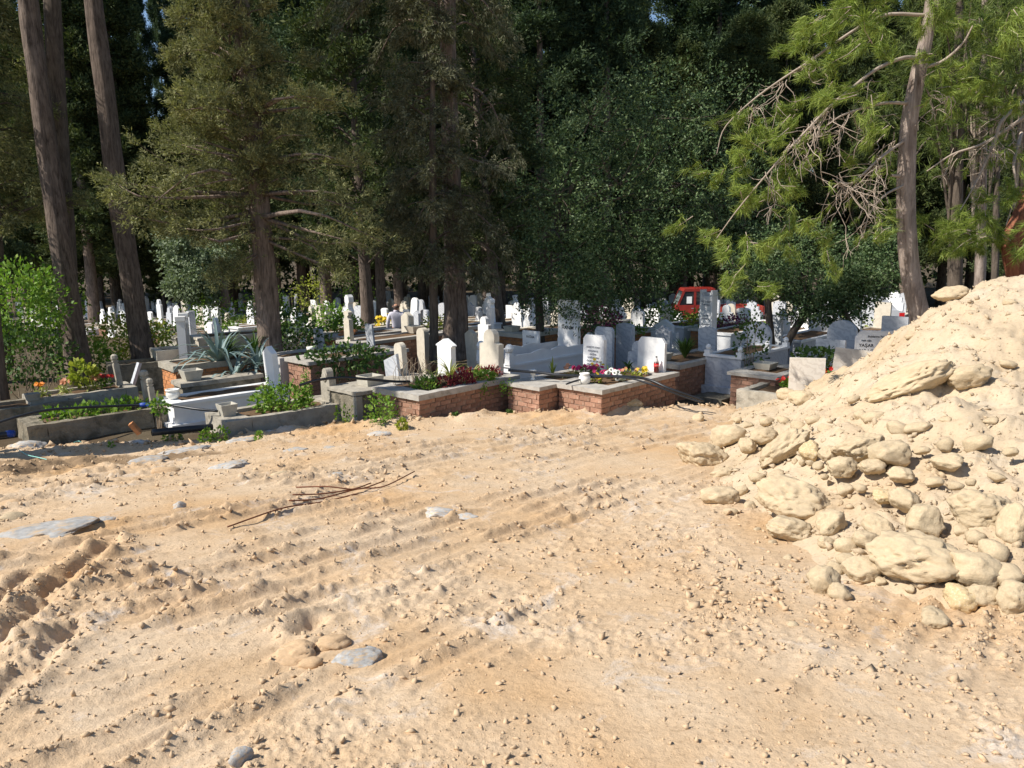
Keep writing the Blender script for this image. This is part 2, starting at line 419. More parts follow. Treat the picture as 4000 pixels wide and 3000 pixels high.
MT['mortar'] = plain('dirty_mortar', (.27, .20, .145), .95, .2, 14, .5, 50, .006, spec=.05)
MT['marble'] = marblemat('white_marble', (.80, .79, .77), (.50, .50, .52), 1.6, .45)
MT['marble_grey'] = marblemat('grey_veined_marble', (.55, .56, .58), (.33, .35, .39), 5.0, .5)
MT['marble_plain'] = plain('chalk_white_marble', (.82, .81, .79), .4, .05, 5, .15, 60, .002, spec=.3, stain=((.62, .60, .55), 5, .66))
MT['travertine'] = marblemat('pale_travertine', (.66, .60, .52), (.50, .43, .36), 5, .5, .7)
MT['limestone'] = plain('cream_limestone', (.60, .54, .44), .85, .12, 7, .5, 40, .008, spec=.12, stain=((.36, .33, .26), 4, .62))
MT['tile'] = plain('pale_stone_tile', (.50, .47, .44), .6, .1, 6, .3, 40, .004)
MT['ink'] = plain('black_lettering', (.025, .025, .03), .6, .1, 8, 0)
MT['faded_ink'] = plain('faded_lettering', (.16, .165, .20), .7, .1, 8, 0)

# ------------------------------------------------------------------ cemetery ground (reaches the horizon)
gx = np.unique(np.r_[np.linspace(-420, -44, 12), np.linspace(-42, 42, 120), np.linspace(44, 420, 12)])
gy = np.unique(np.r_[np.linspace(-120, 8, 12), np.linspace(9, 70, 150), np.linspace(72, 600, 20)])
X, Y = np.meshgrid(gx, gy)
Zg = z_cem(X, Y) + (fbm(X * 1.3, Y * 1.3, 4, 3) - .5) * .16 * (np.abs(X) < 42)
def grid_faces(ny, nx):
    i = np.arange(ny - 1)[:, None] * nx + np.arange(nx - 1)[None]
    return np.stack([i, i + 1, i + nx + 1, i + nx], -1).reshape(-1, 4)
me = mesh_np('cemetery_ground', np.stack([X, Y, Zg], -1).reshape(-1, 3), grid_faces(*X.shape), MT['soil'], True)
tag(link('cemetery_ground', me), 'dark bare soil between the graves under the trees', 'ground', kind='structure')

# paved lane behind the graves on the right, where the truck and the car stand
rl = np.array([(-3, 50.0), (4, 44.5), (8, 41.8), (14, 38.5), (22, 36), (40, 33)])
rp = smooth_line(np.c_[rl, np.zeros(len(rl))], 40); T = unit(np.gradient(rp, axis=0)); N = np.c_[-T[:, 1], T[:, 0], T[:, 2]]
rv = []
for wd in (-2.4, -1.2, 0, 1.2, 2.4):
    q = rp + N * wd; q[:, 2] = z_cem(q[:, 0], q[:, 1]) + .10; rv.append(q)
rv = np.stack(rv, 1); me = mesh_np('road', rv.reshape(-1, 3), grid_faces(40, 5), MT['road'], True)
tag(link('road', me), 'pale paved lane crossing behind the graves', 'road', kind='structure')

# ------------------------------------------------------------------ bulldozed dirt in front
RUTS = [([(440, 2120), (330, 2210), (224, 2300), (108, 2425), (-60, 2580)], .035, .055), ([(120, 2255), (0, 2352), (-160, 2480)], .03, .05),
        ([(285, 2465), (136, 2600), (0, 2728), (-140, 2850)], .03, .055), ([(1180, 2470), (1235, 2440)], .03, .05)]
RUTW = [([onpad(*q)[:2] for q in P], d, w_) for P, d, w_ in RUTS]
def pad_detail(x, y):
    g = x * .79 - y * .61 - .012 * np.clip(y - 4, 0, None) ** 2; al = x * .61 + y * .79
    fine = fbm(x * 5.2, y * 5.2, 3, 22)
    ph = g / .31 + .9 * fbm(g * .7, al * .25, 3, 21) + .22 * fine; dl = np.abs(ph - np.floor(ph) - .5) * .31
    wid = .03 + .06 * fbm(g * 2.3, al * .9, 2, 23)
    amp = np.clip((fbm(g * .7 + 3, al * .35, 3, 25) - .36) * 5, 0.0, 1.0) * np.clip((fbm(x * 2.1, y * 2.1, 2, 24) - .25) * 4, 0.1, 1.2)
    near = np.clip(1.5 - y / 7, .3, 1)
    rid = np.clip(1 - dl / wid, 0, 1)
    cr1 = np.clip(n2(x * 15, y * 15, 27) - .50, 0, 1); cr2 = np.clip(n2(x * 29 + .3 * y, y * 29, 28) - .55, 0, 1); cr3 = np.clip(n2(x * 55, y * 55, 29) - .5, 0, 1)
    patch = np.clip((fbm(x * 1.1 + 8, y * 1.1, 3, 31) - .42) * 5, .12, 1.2)
    z = rid * amp * (.030 + .060 * cr1 + .045 * cr2) - .020 * np.clip(1 - np.abs(dl - .10) / .05, 0, 1) * amp
    z = z + patch * (.035 * cr1 * cr1 * 2 + .030 * cr2 + .030 * cr3 * near) + .05 * (fbm(x * .9, y * .9, 3, 26) - .5)
    z = z + .012 * (fbm(x * 4, y * 4, 3, 32) - .5) + .004 * near * fbm(x * 90, y * 90, 2, 30)
    for P, dep, wd in RUTW:
        P = np.asarray(P); best = np.full(x.shape, 9.0)
        for a, b in zip(P[:-1], P[1:]):
            ab = b - a; t = np.clip(((x - a[0]) * ab[0] + (y - a[1]) * ab[1]) / (ab @ ab), 0, 1)
            best = np.minimum(best, np.hypot(x - a[0] - t * ab[0], y - a[1] - t * ab[1]))
        best = best + .05 * (fbm(x * 7, y * 7, 2, 33) - .5)
        z = z - dep * np.exp(-(best / wd) ** 4) + .03 * np.exp(-((best - 2.1 * wd) / wd) ** 2) * fine * 1.6
    s = edge_s(x, y)
    z = z + np.exp(-((s + .28) / .34) ** 2) * (.02 + .07 * np.clip((x + 3) / 1.5, 0, 1) * np.clip((4.5 - x) / 1.5, 0, 1) + .14 * np.clip(fbm(x * 1.6, y * 1.6, 3, 35) - .35, 0, 1) + .10 * np.clip(fbm(x * 6, y * 6, 3, 36) - .45, 0, 1))
    lf = np.exp(-(((x + 6.8) / 2.2) ** 2 + ((y - 9.4) / 1.6) ** 2))
    return z + lf * .26 * (fbm(x * 3.6, y * 3.6, 4, 37) - .5)
ny, nx = 560, 500
ys = 1.25 * (15.5 / 1.25) ** np.linspace(0, 1, ny); us = np.linspace(-.88, .88, nx)
Yf = np.repeat(ys[:, None], nx, 1); Xf = Yf * us[None]
Zf = z_pad(Xf, Yf) + pad_detail(Xf, Yf)
keep = edge_s(Xf, Yf) < 1.1
Fq = grid_faces(ny, nx); kv = keep.ravel(); Fq = Fq[kv[Fq].all(1)]
Vf = np.stack([Xf, Yf, Zf], -1).reshape(-1, 3)
used = np.unique(Fq); remap = np.full(len(Vf), -1); remap[used] = np.arange(len(used))
Xc, Yc = np.meshgrid(np.linspace(-16, 16, 90), np.linspace(-14, 12, 80))
Zc = z_pad(Xc, Yc) - .10 + .05 * fbm(Xc * 2, Yc * 2, 3, 40)
kc = (edge_s(Xc, Yc) < .2).ravel(); Fc = grid_faces(*Xc.shape); Fc = Fc[kc[Fc].all(1)]
V, F = join([(Vf[used], remap[Fq]), (np.stack([Xc, Yc, Zc], -1).reshape(-1, 3), Fc)])
me = mesh_np('dirt_ground', V, F, MT['dirt'], True)
tag(link('dirt_ground', me), 'bulldozed tan dirt with crumbly track ridges', 'ground', kind='structure')

# ------------------------------------------------------------------ the heap on the right
ny, nx = 360, 330
ys = 2.6 * (15.8 / 2.6) ** np.linspace(0, 1, ny); us = np.linspace(.14, .98, nx)
Yh = np.repeat(ys[:, None], nx, 1); Xh = Yh * us[None]
Zb = z_heap(Xh, Yh); up = np.clip((Zb - z_pad(Xh, Yh)) / .5, 0, 1)
def heap_detail(x, y, z):
    d = .26 * (fbm(x * 1.3 + z * .8, y * 1.3, 4, 51) - .5) + .18 * (fbm(x * 3.7, y * 3.7 + z, 4, 52) - .5)
    d = d + .09 * np.clip(fbm(x * 7 + 3 * z, y * 7, 3, 53) - .48, 0, 1) + .035 * np.clip(n2(x * 26, y * 26, 54) * n2(x * 15, y * 15, 55) - .25, 0, 1)
    return d + .05 * np.clip(np.abs(fbm(x * 1.9 - y, y * 1.2 + z * 2, 3, 56) - .5) * 4 - .2, -.2, .4)
Zh = Zb + (heap_detail(Xh, Yh, Zb) - .05) * (.35 + .65 * up)
kv = (Zh > np.maximum(z_pad(Xh, Yh), z_cem(Xh, Yh)) - .25).ravel(); Fq = grid_faces(ny, nx); Fq = Fq[kv[Fq].any(1)]
Vf = np.stack([Xh, Yh, Zh], -1).reshape(-1, 3); used = np.unique(Fq); remap = np.full(len(Vf), -1); remap[used] = np.arange(len(used))
me = mesh_np('dirt_heap', Vf[used], remap[Fq], MT['heap'], True)
tag(link('dirt_heap', me), 'tall heap of pale cream dirt sloping down from the right', 'dirt heap')

# ------------------------------------------------------------------ rocks
def rock_mesh(name, mat, seed, sub=3, flat=0.0, cuts=5, rough=1.0):
    bm = bmesh.new(); bmesh.ops.create_icosphere(bm, subdivisions=sub, radius=1)
    P = np.array([v.co for v in bm.verts]); r_ = np.random.default_rng(seed); ang = 'grey' in mat.name or 'concrete' in mat.name
    q = P * 1.15 + r_.random(3) * 50
    rad = 1 + .55 * (fbm3(q, 2, seed) - .5)
    P = P * rad[:, None]
    for k in range(cuts):
        n = unit(r_.normal(size=3)); c = r_.uniform(.42, .72) if ang else r_.uniform(.55, .82); d = P @ n - c
        P = P - np.where(d > 0, d * .85, 0)[:, None] * n
    nrm = unit(P)
    P = P + nrm * ((fbm3(P * 3.4 + seed, 3, seed + 3) - .5) * .30 * rough)[:, None] + nrm * ((fbm3(P * 9 + seed, 4, seed + 9) - .5) * .17 * rough)[:, None]
    if flat: P[:, 2] = np.where(P[:, 2] < -flat, -flat + (P[:, 2] + flat) * .2, P[:, 2])
    P = P + unit(P) * (np.clip(fbm3(P * 5 + seed * 3, 2, seed + 21) - .60, 0, 1) * -.55 * rough)[:, None]
    P /= np.abs(P).max(0)
    F = np.array([[v.index for v in f.verts] for f in bm.faces]); bm.free()
    return mesh_np(name, P, F, mat, True)
RC = {}
def rock_variant(kind, i, sub):
    k = (kind, i, sub)
    if k not in RC: RC[k] = rock_mesh('rock', MT[kind], 100 + i * 7, sub, 0, (9 if 'grey' in kind or kind == 'marble' else 5) + i % 4)
    return RC[k]
def put_rock(px, py, w_, h_, ang=0, kind='rock', label=None, group=None, var=None, sub=4, name='rock', cat='rock', sink=.28, depth=1.0, lie=0, emb=.6):
    """rock seen at (px,py) with its apparent width and height in pixels"""
    p = onsurf(px, py + h_ * .32); q_ = py + h_ * .32
    while edge_s(p[0], p[1]) > -.05 and p[1] < 20: q_ += 4; p = onsurf(px, q_)
    d = np.linalg.norm(p - CAM); s = d / FPX
    v = random.randrange(6) if var is None else var
    o = link(name, rock_variant(kind, v, sub))
    rx, rz = w_ * s / 2, h_ * s / 2 * 1.06; ry = (rx + rz) / 2 * depth
    if lie: rz *= .85; ry = rx * .75
    o.scale = (rx * 1.06 * random.choice((-1, 1)), ry * random.choice((-1, 1)), rz); c = p + np.array([0, ry * .35, rz * (1 - 2 * sink)])
    if lie: c[2] = p[2] - rz * .15
    else: c[2] = min(at(px, py, c[1])[2], p[2] + rz * emb)
    o.location = c
    az = math.atan2(p[0], p[1]); o.rotation_euler = (R(-6 if lie else -12), R(-ang * (.3 if lie else 1)), -az)
    tag(o, label, cat, group)
    return o
BIG = [  # px, py, width, height, tilt, kind, label
 (2746, 1780, 195, 118, -12, 'rock', 'rounded cream boulder at the far left foot of the heap'),
 (2854, 1711, 135, 98, 0, 'rock', 'pale boulder with a shaded hollow, behind the leftmost rounded boulder'),
 (2925, 1744, 62, 74, 25, 'rock', 'upright wedge of stone leaning on the hollow boulder'),
 (3085, 1748, 230, 104, 42, 'rock', 'long slab of rock tilted steeply up to the right at the heap foot'),
 (3172, 1760, 82, 84, 15, 'rock_ochre', 'round ochre stone tucked under the end of the tilted slab'),
 (3242, 1775, 76, 62, 0, 'rock', 'squarish pitted stone next to the round ochre stone'),
 (2984, 1706, 104, 72, 10, 'rock', 'lumpy stone between the hollow boulder and the tilted slab'),
 (2823, 1848, 84, 46, 16, 'rock', 'flat yellowish stone just below the leftmost rounded boulder'),
 (2811, 1944, 150, 84, 4, 'rock', 'oblong pitted rock alone at the heap foot, left of the giant boulder'),
 (3107, 1950, 268, 160, -6, 'rock', 'giant oval boulder, the largest of the rocks at the heap foot'),
 (3107, 2078, 185, 98, -8, 'rock', 'dark-edged boulder lying directly below the giant oval boulder'),
 (3245, 2042, 120, 100, 38, 'rock', 'egg-shaped boulder leaning against the right of the giant oval boulder'),
 (3230, 2120, 62, 48, 0, 'rock', 'small round stone below the egg-shaped leaning boulder'),
 (3292, 1828, 112, 84, 10, 'rock', 'smooth rounded block half buried above the giant oval boulder'),
 (3362, 1748, 180, 98, 22, 'rock', 'thick slab with a dark undercut, right of the squarish pitted stone'),
 (3479, 1780, 145, 104, 14, 'rock', 'broad smooth block just right of the undercut slab'),
 (3411, 1826, 92, 62, 0, 'rock', 'stubby rounded rock under the broad smooth block'),
 (3520, 1856, 92, 58, -5, 'rock', 'pale flat rock below right of the broad smooth block'),
 (3719, 1802, 118, 66, 5, 'rock', 'solitary oval rock in the middle of the heap face'),
 (3580, 1492, 310, 112, 26, 'rock', 'huge slab jutting from the upper heap face with a shadow under it'),
 (3790, 1478, 150, 86, 20, 'rock', 'block jutting from the heap face right of the huge slab'),
 (3077, 1541, 74, 56, 0, 'rock', 'pale rock on the heap edge in front of the bare marble slab'),
 (3130, 1560, 96, 66, 0, 'rock', 'cream rock on the heap edge right below the bare marble slab'),
 (3722, 1150, 112, 54, 8, 'rock', 'flat-topped boulder perched on the crest of the heap'),
 (3630, 2048, 124, 130, 0, 'rock', 'tall pitted boulder casting a shadow on the heap, above the widest boulder'),
 (3835, 1992, 240, 158, 4, 'rock', 'big smooth boulder high on the right side of the rock fall'),
 (3972, 2056, 100, 155, 0, 'rock', 'pale boulder cut off by the right frame edge'),
 (3600, 2190, 310, 190, 0, 'rock', 'widest boulder at the right, with a yellow hollow under its side'),
 (3832, 2226, 170, 136, -15, 'rock', 'boulder joined to the right end of the widest boulder'),
 (3753, 2342, 112, 90, -20, 'rock_ochre', 'yellow stained angular rock below the widest boulder'),
 (3850, 2328, 104, 74, -12, 'rock', 'cracked low rock right of the yellow stained rock'),
 (3964, 2338, 100, 116, 0, 'rock', 'round boulder at the lower right frame edge'),
 (3652, 2414, 102, 80, -8, 'rock', 'lone grey-white round stone lying out on the dirt below the rock fall'),
 (3377, 2226, 140, 94, -4, 'rock', 'triangular pale rock with a shaded end, left of the widest boulder'),
 (3225, 2278, 118, 130, 20, 'rock', 'kidney-shaped rock lying out on the dirt left of the rock fall'),
 (3285, 2318, 80, 74, -30, 'rock', 'curled lower lobe beside the kidney-shaped rock'),
 (3395, 2112, 98, 62, -10, 'rock', 'layered rough stone below the egg-shaped boulder to its right'),
 (3439, 2060, 116, 82, -18, 'rock', 'smooth pinkish slab lying on the heap left of the tall pitted boulder'),
 (3533, 1952, 114, 78, -28, 'rock', 'slanting smooth rock above the smooth pinkish slab'),
 (3450, 1937, 84, 58, 0, 'rock_ochre', 'ochre-bottomed rock left of the slanting smooth rock'),
]
for i, (px, py, w_, h_, a, kd, lb) in enumerate(BIG):
    put_rock(px, py, w_, h_, a, kd, lb, 'rocks fallen from the heap', var=i % 7, sub=5 if w_ > 170 else 4, sink=.30)
MID = [(2934, 1972, 48, 48), (2861, 2001, 66, 36), (3511, 1666, 104, 56), (3592, 1666, 94, 46), (3420, 1622, 84, 52), (3366, 1612, 46, 42), (3705, 1726, 62, 52),
 (3836, 1724, 94, 62), (3308, 2184, 66, 58), (3312, 2126, 82, 62), (3515, 2234, 62, 58), (3464, 2170, 88, 52), (3818, 2100, 62, 58), (3753, 2068, 56, 42),
 (3941, 2248, 104, 82), (3869, 2054, 78, 42), (3883, 2154, 92, 82), (3265, 2220, 62, 56), (3106, 1800, 22, 24), (3135, 1805, 24, 24), (3165, 1808, 30, 24), (3200, 1820, 44, 36),
 (3222, 1860, 30, 26), (3040, 1850, 70, 40), (2960, 1860, 60, 44), (3000, 1905, 60, 40), (2900, 1915, 46, 36), (3300, 1900, 70, 50), (3360, 1905, 46, 34), (3600, 1760, 60, 30),
 (3560, 1930, 50, 30), (3650, 1880, 66, 36), (3740, 1900, 50, 34), (3800, 1880, 40, 26), (3900, 1860, 60, 34), (3950, 1760, 50, 32), (3880, 1640, 54, 30), (3700, 1640, 46, 26),
 (3640, 1590, 40, 26), (3290, 1690, 66, 44), (3230, 1670, 60, 40), (3180, 1640, 62, 40), (3120, 1660, 54, 40), (3060, 1640, 50, 34), (3000, 1640, 54, 36), (2920, 1660, 46, 30),
 (2880, 1640, 34, 24), (3340, 1560, 46, 28), (3450, 1540, 44, 26), (3300, 1480, 36, 22), (3860, 1330, 44, 24), (3940, 1420, 56, 30), (3700, 1380, 40, 22),
 (3560, 1310, 40, 22), (3950, 1180, 44, 26), (3080, 2180, 40, 28), (3020, 2120, 32, 22), (2960, 2070, 30, 22), (3440, 2270, 44, 30), (3560, 2300, 40, 28), (3700, 2420, 26, 18)]
for i, (px, py, w_, h_) in enumerate(MID):
    put_rock(px, py, w_, h_, random.uniform(-20, 20), 'rock', 'small cream stone lodged among the bigger rocks of the heap', 'small stones on the heap', sub=3, name='stone', cat='stone', sink=.33, emb=random.uniform(.0, .5))
LOOSE = [  # chunks lying on the levelled dirt and along its far edge
 (170, 2062, 330, 92, 6, 'rock_grey', 'long flat slab of grey broken concrete lying at the left on the dirt'),
 (400, 2030, 90, 50, 0, 'rock_grey', 'grey chunk touching the right end of the long flat concrete slab'),
 (1705, 1990, 170, 62, -12, 'rock_grey', 'blue-grey broken chunk bedded in the dirt right of the iron rods'),
 (1822, 2010, 90, 36, -10, 'rock_grey', 'low crumbled grey piece right of the blue-grey broken chunk'),
 (1150, 2530, 190, 120, 8, 'rock_rust', 'orange clod split open, in the lower middle of the dirt'),
 (1290, 2500, 140, 90, -6, 'rock_rust', 'smooth orange clod right of the split orange clod'),
 (1400, 2555, 190, 110, 4, 'rock_grey', 'pale greyish clod right of the two orange clods'),
 (1215, 2580, 90, 60, 20, 'rock_rust', 'small orange wedge in front of the split orange clod'),
 (925, 2965, 100, 84, 10, 'rock_grey', 'pointed grey-white stone at the bottom frame edge'),
 (700, 1978, 44, 36, 0, 'rock_grey', 'pale pebble alone on the dirt left of the iron rods'),
 (1060, 1680, 150, 52, 10, 'rock_grey', 'big grey concrete chunk at the dirt edge below the nettle bush'),
 (930, 1716, 110, 40, 0, 'rock_grey', 'grey concrete chunk left of the big one at the dirt edge'),
 (700, 1758, 190, 42, 8, 'rock_grey', 'flat pale concrete slab at the dirt edge, in front of the white grave'),
 (570, 1792, 150, 44, 0, 'rock_grey', 'half buried concrete slab left of the flat pale slab'),
 (905, 1808, 180, 52, 10, 'rock_grey', 'whitish crumbled slab lying out on the dirt, below the edge chunks'),
 (1150, 1752, 90, 28, 5, 'rock_grey', 'dark grey thin slab right of the whitish crumbled slab'),
 (1290, 1742, 66, 24, 0, 'rock_grey', 'small grey slab farther right along the dirt edge'),
 (1300, 1848, 66, 30, -10, 'rock_grey', 'isolated grey flat stone above the iron rods'),
 (1088, 1846, 74, 32, 5, 'rock', 'isolated tan flat stone, left of the isolated grey one'),
 (1480, 1690, 100, 34, 0, 'rock_grey', 'pale grey clod near the dirt edge below the brick grave'),
 (70, 1728, 150, 84, 0, 'rock_grey', 'white mottled block at the left frame edge, before the long kerb'),
 (40, 2010, 80, 46, 0, 'rock', 'tan clod at the left frame edge behind the long concrete slab'),
 (30, 1960, 90, 40, 0, 'rock_rust', 'orange clod at the left frame edge beside the dark soil'),
 (350, 1830, 80, 40, 0, 'rock_rust', 'orange clod on the dark soil patch'),
 (640, 1830, 100, 44, 0, 'rock_rust', 'orange clod beside the half buried concrete slab'),
 (2430, 1578, 160, 96, -14, 'rock_ochre', 'large tan boulder at the dirt edge before the right brick grave'),
 (2345, 1602, 84, 70, 10, 'rock', 'lumpy tan stone left of the large edge boulder'),
 (2490, 1612, 90, 46, 0, 'rock', 'pale stone under the large edge boulder'),
 (2290, 1622, 60, 36, 0, 'rock', 'low pale stone at the dirt edge before the right brick grave front'),
 (1835, 1604, 110, 56, 15, 'rock_grey', 'blue-grey rock leaning at the foot of the flowered brick grave'),
 (1965, 1600, 130, 66, -10, 'rock_rust', 'tan lump at the dirt edge between the two brick graves'),
 (2065, 1604, 110, 56, 0, 'rock_rust', 'rounded tan lump below the middle brick grave'),
 (2200, 1590, 50, 44, 10, 'rock', 'upright pale stone at the dirt edge between middle and right brick graves'),
 (2730, 1634, 48, 36, 0, 'rock', 'single pale stone out on the dirt near the heap'),
 (2560, 1585, 30, 24, 0, 'rock_rust', 'dark tan pebble on the dirt edge right of the large edge boulder'),
 (3100, 2446, 48, 34, 0, 'rock', 'small pale stone on the dirt below the kidney-shaped rock'),
 (2450, 2272, 34, 26, 0, 'rock', 'white pebble alone in the middle of the dirt'),
 (530, 1672, 112, 58, 16, 'rock_grey', 'broken wedge of pale marble lying against the long kerb'),
]
for i, (px, py, w_, h_, a, kd, lb) in enumerate(LOOSE):
    put_rock(px, py, w_, h_, a, kd, lb, 'chunks lying on the dirt', var=(i * 5 + 2) % 6, sub=4 if w_ > 100 else 3, sink=.42, name='rock', lie=int(h_ < .68 * w_ and not (2180 < px < 2600)))
# gravel pile of pale crumbs in the middle right, and loose crumbs everywhere
def crumbs(name, C, S, mat, label):
    B = np.array([(1, 0, 0), (-1, 0, 0), (0, 1, 0), (0, -1, 0), (0, 0, 1), (0, 0, -1)], float); FI = np.array([(0, 2, 4), (2, 1, 4), (1, 3, 4), (3, 0, 4), (2, 0, 5), (1, 2, 5), (3, 1, 5), (0, 3, 5)])
    k = len(C); base = np.stack([B * (1 + rng.uniform(-.45, .35, (len(B), 1))) + rng.normal(size=B.shape) * .28 for _ in range(24)])
    q = unit(rng.normal(size=(k, 4))); a, b, c, d = q.T
    Rm = np.stack([1 - 2 * (c * c + d * d), 2 * (b * c - d * a), 2 * (b * d + c * a), 2 * (b * c + d * a), 1 - 2 * (b * b + d * d), 2 * (c * d - b * a), 2 * (b * d - c * a), 2 * (c * d + b * a), 1 - 2 * (b * b + c * c)], -1).reshape(k, 3, 3)
    sc = S[:, None] * rng.uniform(.4, 1.35, (k, 3))
    V = np.einsum('kij,kvj->kvi', Rm, base[rng.integers(0, 24, k)] * sc[:, None]) + C[:, None]
    F = (FI[None] + (np.arange(k) * len(B))[:, None, None]).reshape(-1, 3)
    return tag(link(name, mesh_np(name, V.reshape(-1, 3), F, mat, False)), label, 'gravel', kind='stuff')
k = 125000
yy = 1.6 * (12 / 1.6) ** rng.random(k); xx = yy * rng.uniform(-.8, .8, k)
pd = pad_detail(xx, yy); hi = np.clip((pd - .05 * (fbm(xx * .9, yy * .9, 3, 26) - .5)) * 40, 0, 1)
cl = .05 + .95 * hi * np.clip(fbm(xx * 1.4, yy * 1.4, 3, 61) * 2 - .4, .1, 1); m = (rng.random(k) < cl) & (edge_s(xx, yy) < -.1); xx, yy = xx[m], yy[m]
S = (.0022 + .0125 * rng.random(len(xx)) ** 5) * (1 + .10 * yy)
C = np.c_[xx, yy, z_pad(xx, yy) + pad_detail(xx, yy) + S * .15]
crumbs('gravel', C, S, MT['crumb'], 'loose crumbs and pebbles strewn over the tan dirt')
k = 1500
Cp = []
for px, py, sx, sy, n in ((2900, 2320, 130, 75, 120), (3010, 2390, 160, 70, 110), (2760, 2260, 130, 90, 90), (3150, 2250, 120, 60, 60), (2700, 2050, 160, 110, 90)):
    for _ in range(n):
        p = onpad(px + rng.normal() * sx, py + rng.normal() * sy); Cp.append(p)
Cp = np.array(Cp); S = .006 + .030 * rng.random(len(Cp)) ** 4; Cp[:, 2] = z_pad(Cp[:, 0], Cp[:, 1]) + pad_detail(Cp[:, 0], Cp[:, 1]) + S * .15
crumbs('gravel', Cp, S, MT['crumb'], 'pale crumbled stones scattered before the foot of the heap')
k = 7500
i0 = rng.integers(0, len(Vf[used]), k * 3); Ch = Vf[used][i0]
m = (Ch[:, 2] > z_pad(Ch[:, 0], Ch[:, 1]) + .02) & (Ch[:, 0] < Ch[:, 1] * .85); Ch = Ch[m][:k]
S = .005 + .034 * rng.random(len(Ch)) ** 5; Ch = Ch + np.c_[0 * S, 0 * S, S * .25]
crumbs('gravel', Ch, S, MT['heap'], 'small clods rolled down the face of the cream heap')
xe = rng.uniform(-8, 5.2, 900); se = rng.normal(-.22, .2, 900); ye = np.interp(xe, _E[:, 0], _E[:, 1]) + se
S = .008 + .07 * rng.random(900) ** 6; Ce = np.c_[xe, ye, z_pad(xe, ye) + pad_detail(xe, ye) + S * .3]
crumbs('gravel', Ce, S, MT['crumb'], 'tan clods heaped along the far lip of the dirt')
# ------------------------------------------------------------------ graves and headstones
TH = 45                                              # graves lie along this bearing (degrees from the view axis)
def profile(shape, w_, h_):
    a = w_ / 2
    if shape == 'flat': return [(-a, 0), (a, 0), (a, h_), (-a, h_)]
    if shape == 'pointed': return [(-a, 0), (a, 0), (a, h_ - .32 * w_), (0, h_), (-a, h_ - .32 * w_)]
    if shape == 'eaves': return [(-a, 0), (a, 0), (a, h_ - .36 * w_), (a + .035, h_ - .36 * w_), (a + .035, h_ - .30 * w_), (0, h_), (-a - .035, h_ - .30 * w_), (-a - .035, h_ - .36 * w_), (-a, h_ - .36 * w_)]
    if shape == 'chamfer': return [(-a, 0), (a, 0), (a, h_ - .16 * w_), (a - .12 * w_, h_), (-a + .12 * w_, h_), (-a, h_ - .16 * w_)]
    if shape == 'round': return [(-a, 0), (a, 0)] + [(a * math.cos(t), h_ - .45 * w_ + .45 * w_ * math.sin(t)) for t in np.linspace(0, PI, 11)]
    if shape == 'arc': return [(-a, 0), (a, 0)] + [(a * math.cos(t), h_ - .16 * w_ + .16 * w_ * math.sin(t)) for t in np.linspace(0, PI, 9)]
    if shape == 'shoulder': return [(-a, 0), (a, 0), (a, h_ - .55 * w_), (a * .55, h_ - .50 * w_)] + [(a * .55 * math.cos(t), h_ - .28 * w_ + .28 * w_ * math.sin(t)) for t in np.linspace(0, PI, 8)] + [(-a * .55, h_ - .50 * w_), (-a, h_ - .55 * w_)]
    if shape == 'stepped': return [(-a, 0), (a, 0), (a, h_ * .62), (a * .78, h_ * .62), (a * .78, h_ * .78), (a * .5, h_ * .78), (a * .5, h_ * .90), (0, h_), (-a * .5, h_ * .90), (-a * .5, h_ * .78), (-a * .78, h_ * .78), (-a * .78, h_ * .62), (-a, h_ * .62)]
    if shape == 'turban': return [(-a, 0), (a, 0), (a * .9, h_ * .72), (a * .5, h_ * .78), (a * .45, h_ * .84), (a * .85, h_ * .88), (a * .8, h_ * .96), (a * .3, h_), (-a * .3, h_), (-a * .8, h_ * .96), (-a * .85, h_ * .88), (-a * .45, h_ * .84), (-a * .5, h_ * .78), (-a * .9, h_ * .72)]
    if shape == 'slant': return [(-a, 0), (a, 0), (a, h_ * .86), (-a, h_)]
    return [(-a, 0), (a, 0), (a, h_), (-a, h_)]
HS = {}
def stone_mesh(shape, w_, h_, t, mat, bevel=.012):
    key = (shape, round(w_, 2), round(h_, 2), round(t, 2), mat)
    if key not in HS:
        o = MB().prism_x(profile(shape, w_, h_), -t / 2, t / 2).build('headstone', MT[mat], bevel=bevel)
        HS[key] = o.data; bpy.data.objects.remove(o)
    return HS[key]
def text_mesh(body, size, mat, extrude=.0015, shear=0.0, offset=0.0):
    c = bpy.data.curves.new('inscription', 'FONT'); c.body = body; c.size = size; c.align_x = 'CENTER'; c.extrude = extrude; c.offset = offset; c.shear = shear; c.resolution_u = 3
    o = bpy.data.objects.new('inscription', c); COL.objects.link(o); dg = bpy.context.evaluated_depsgraph_get()
    me = bpy.data.meshes.new_from_object(o.evaluated_get(dg)); bpy.data.objects.remove(o); me.materials.clear(); me.materials.append(MT[mat]); return me
def inscribe(hs, t, lines, mat='ink', x=None):
    """lines of (text, height of the letters, z, y offset); facing the foot of the grave"""
    for tx, sz, z, *yo in lines:
        o = link('inscription', text_mesh(tx, sz, mat, offset=sz * .012), hs)
        o.matrix_local = Matrix(((0, 0, -1, -t / 2 - .004), (-1, 0, 0, yo[0] if yo else 0), (0, 1, 0, z), (0, 0, 0, 1)))
def headstone_part(parent, x, y, z, w_, h_, t, shape, mat, lean=(0, 0, 0), lines=(), ink='ink'):
    o = link('headstone', stone_mesh(shape, w_, h_, t, mat), parent, (x, y, z), tuple(R(a) for a in lean))
    inscribe(o, t, lines, ink); return o
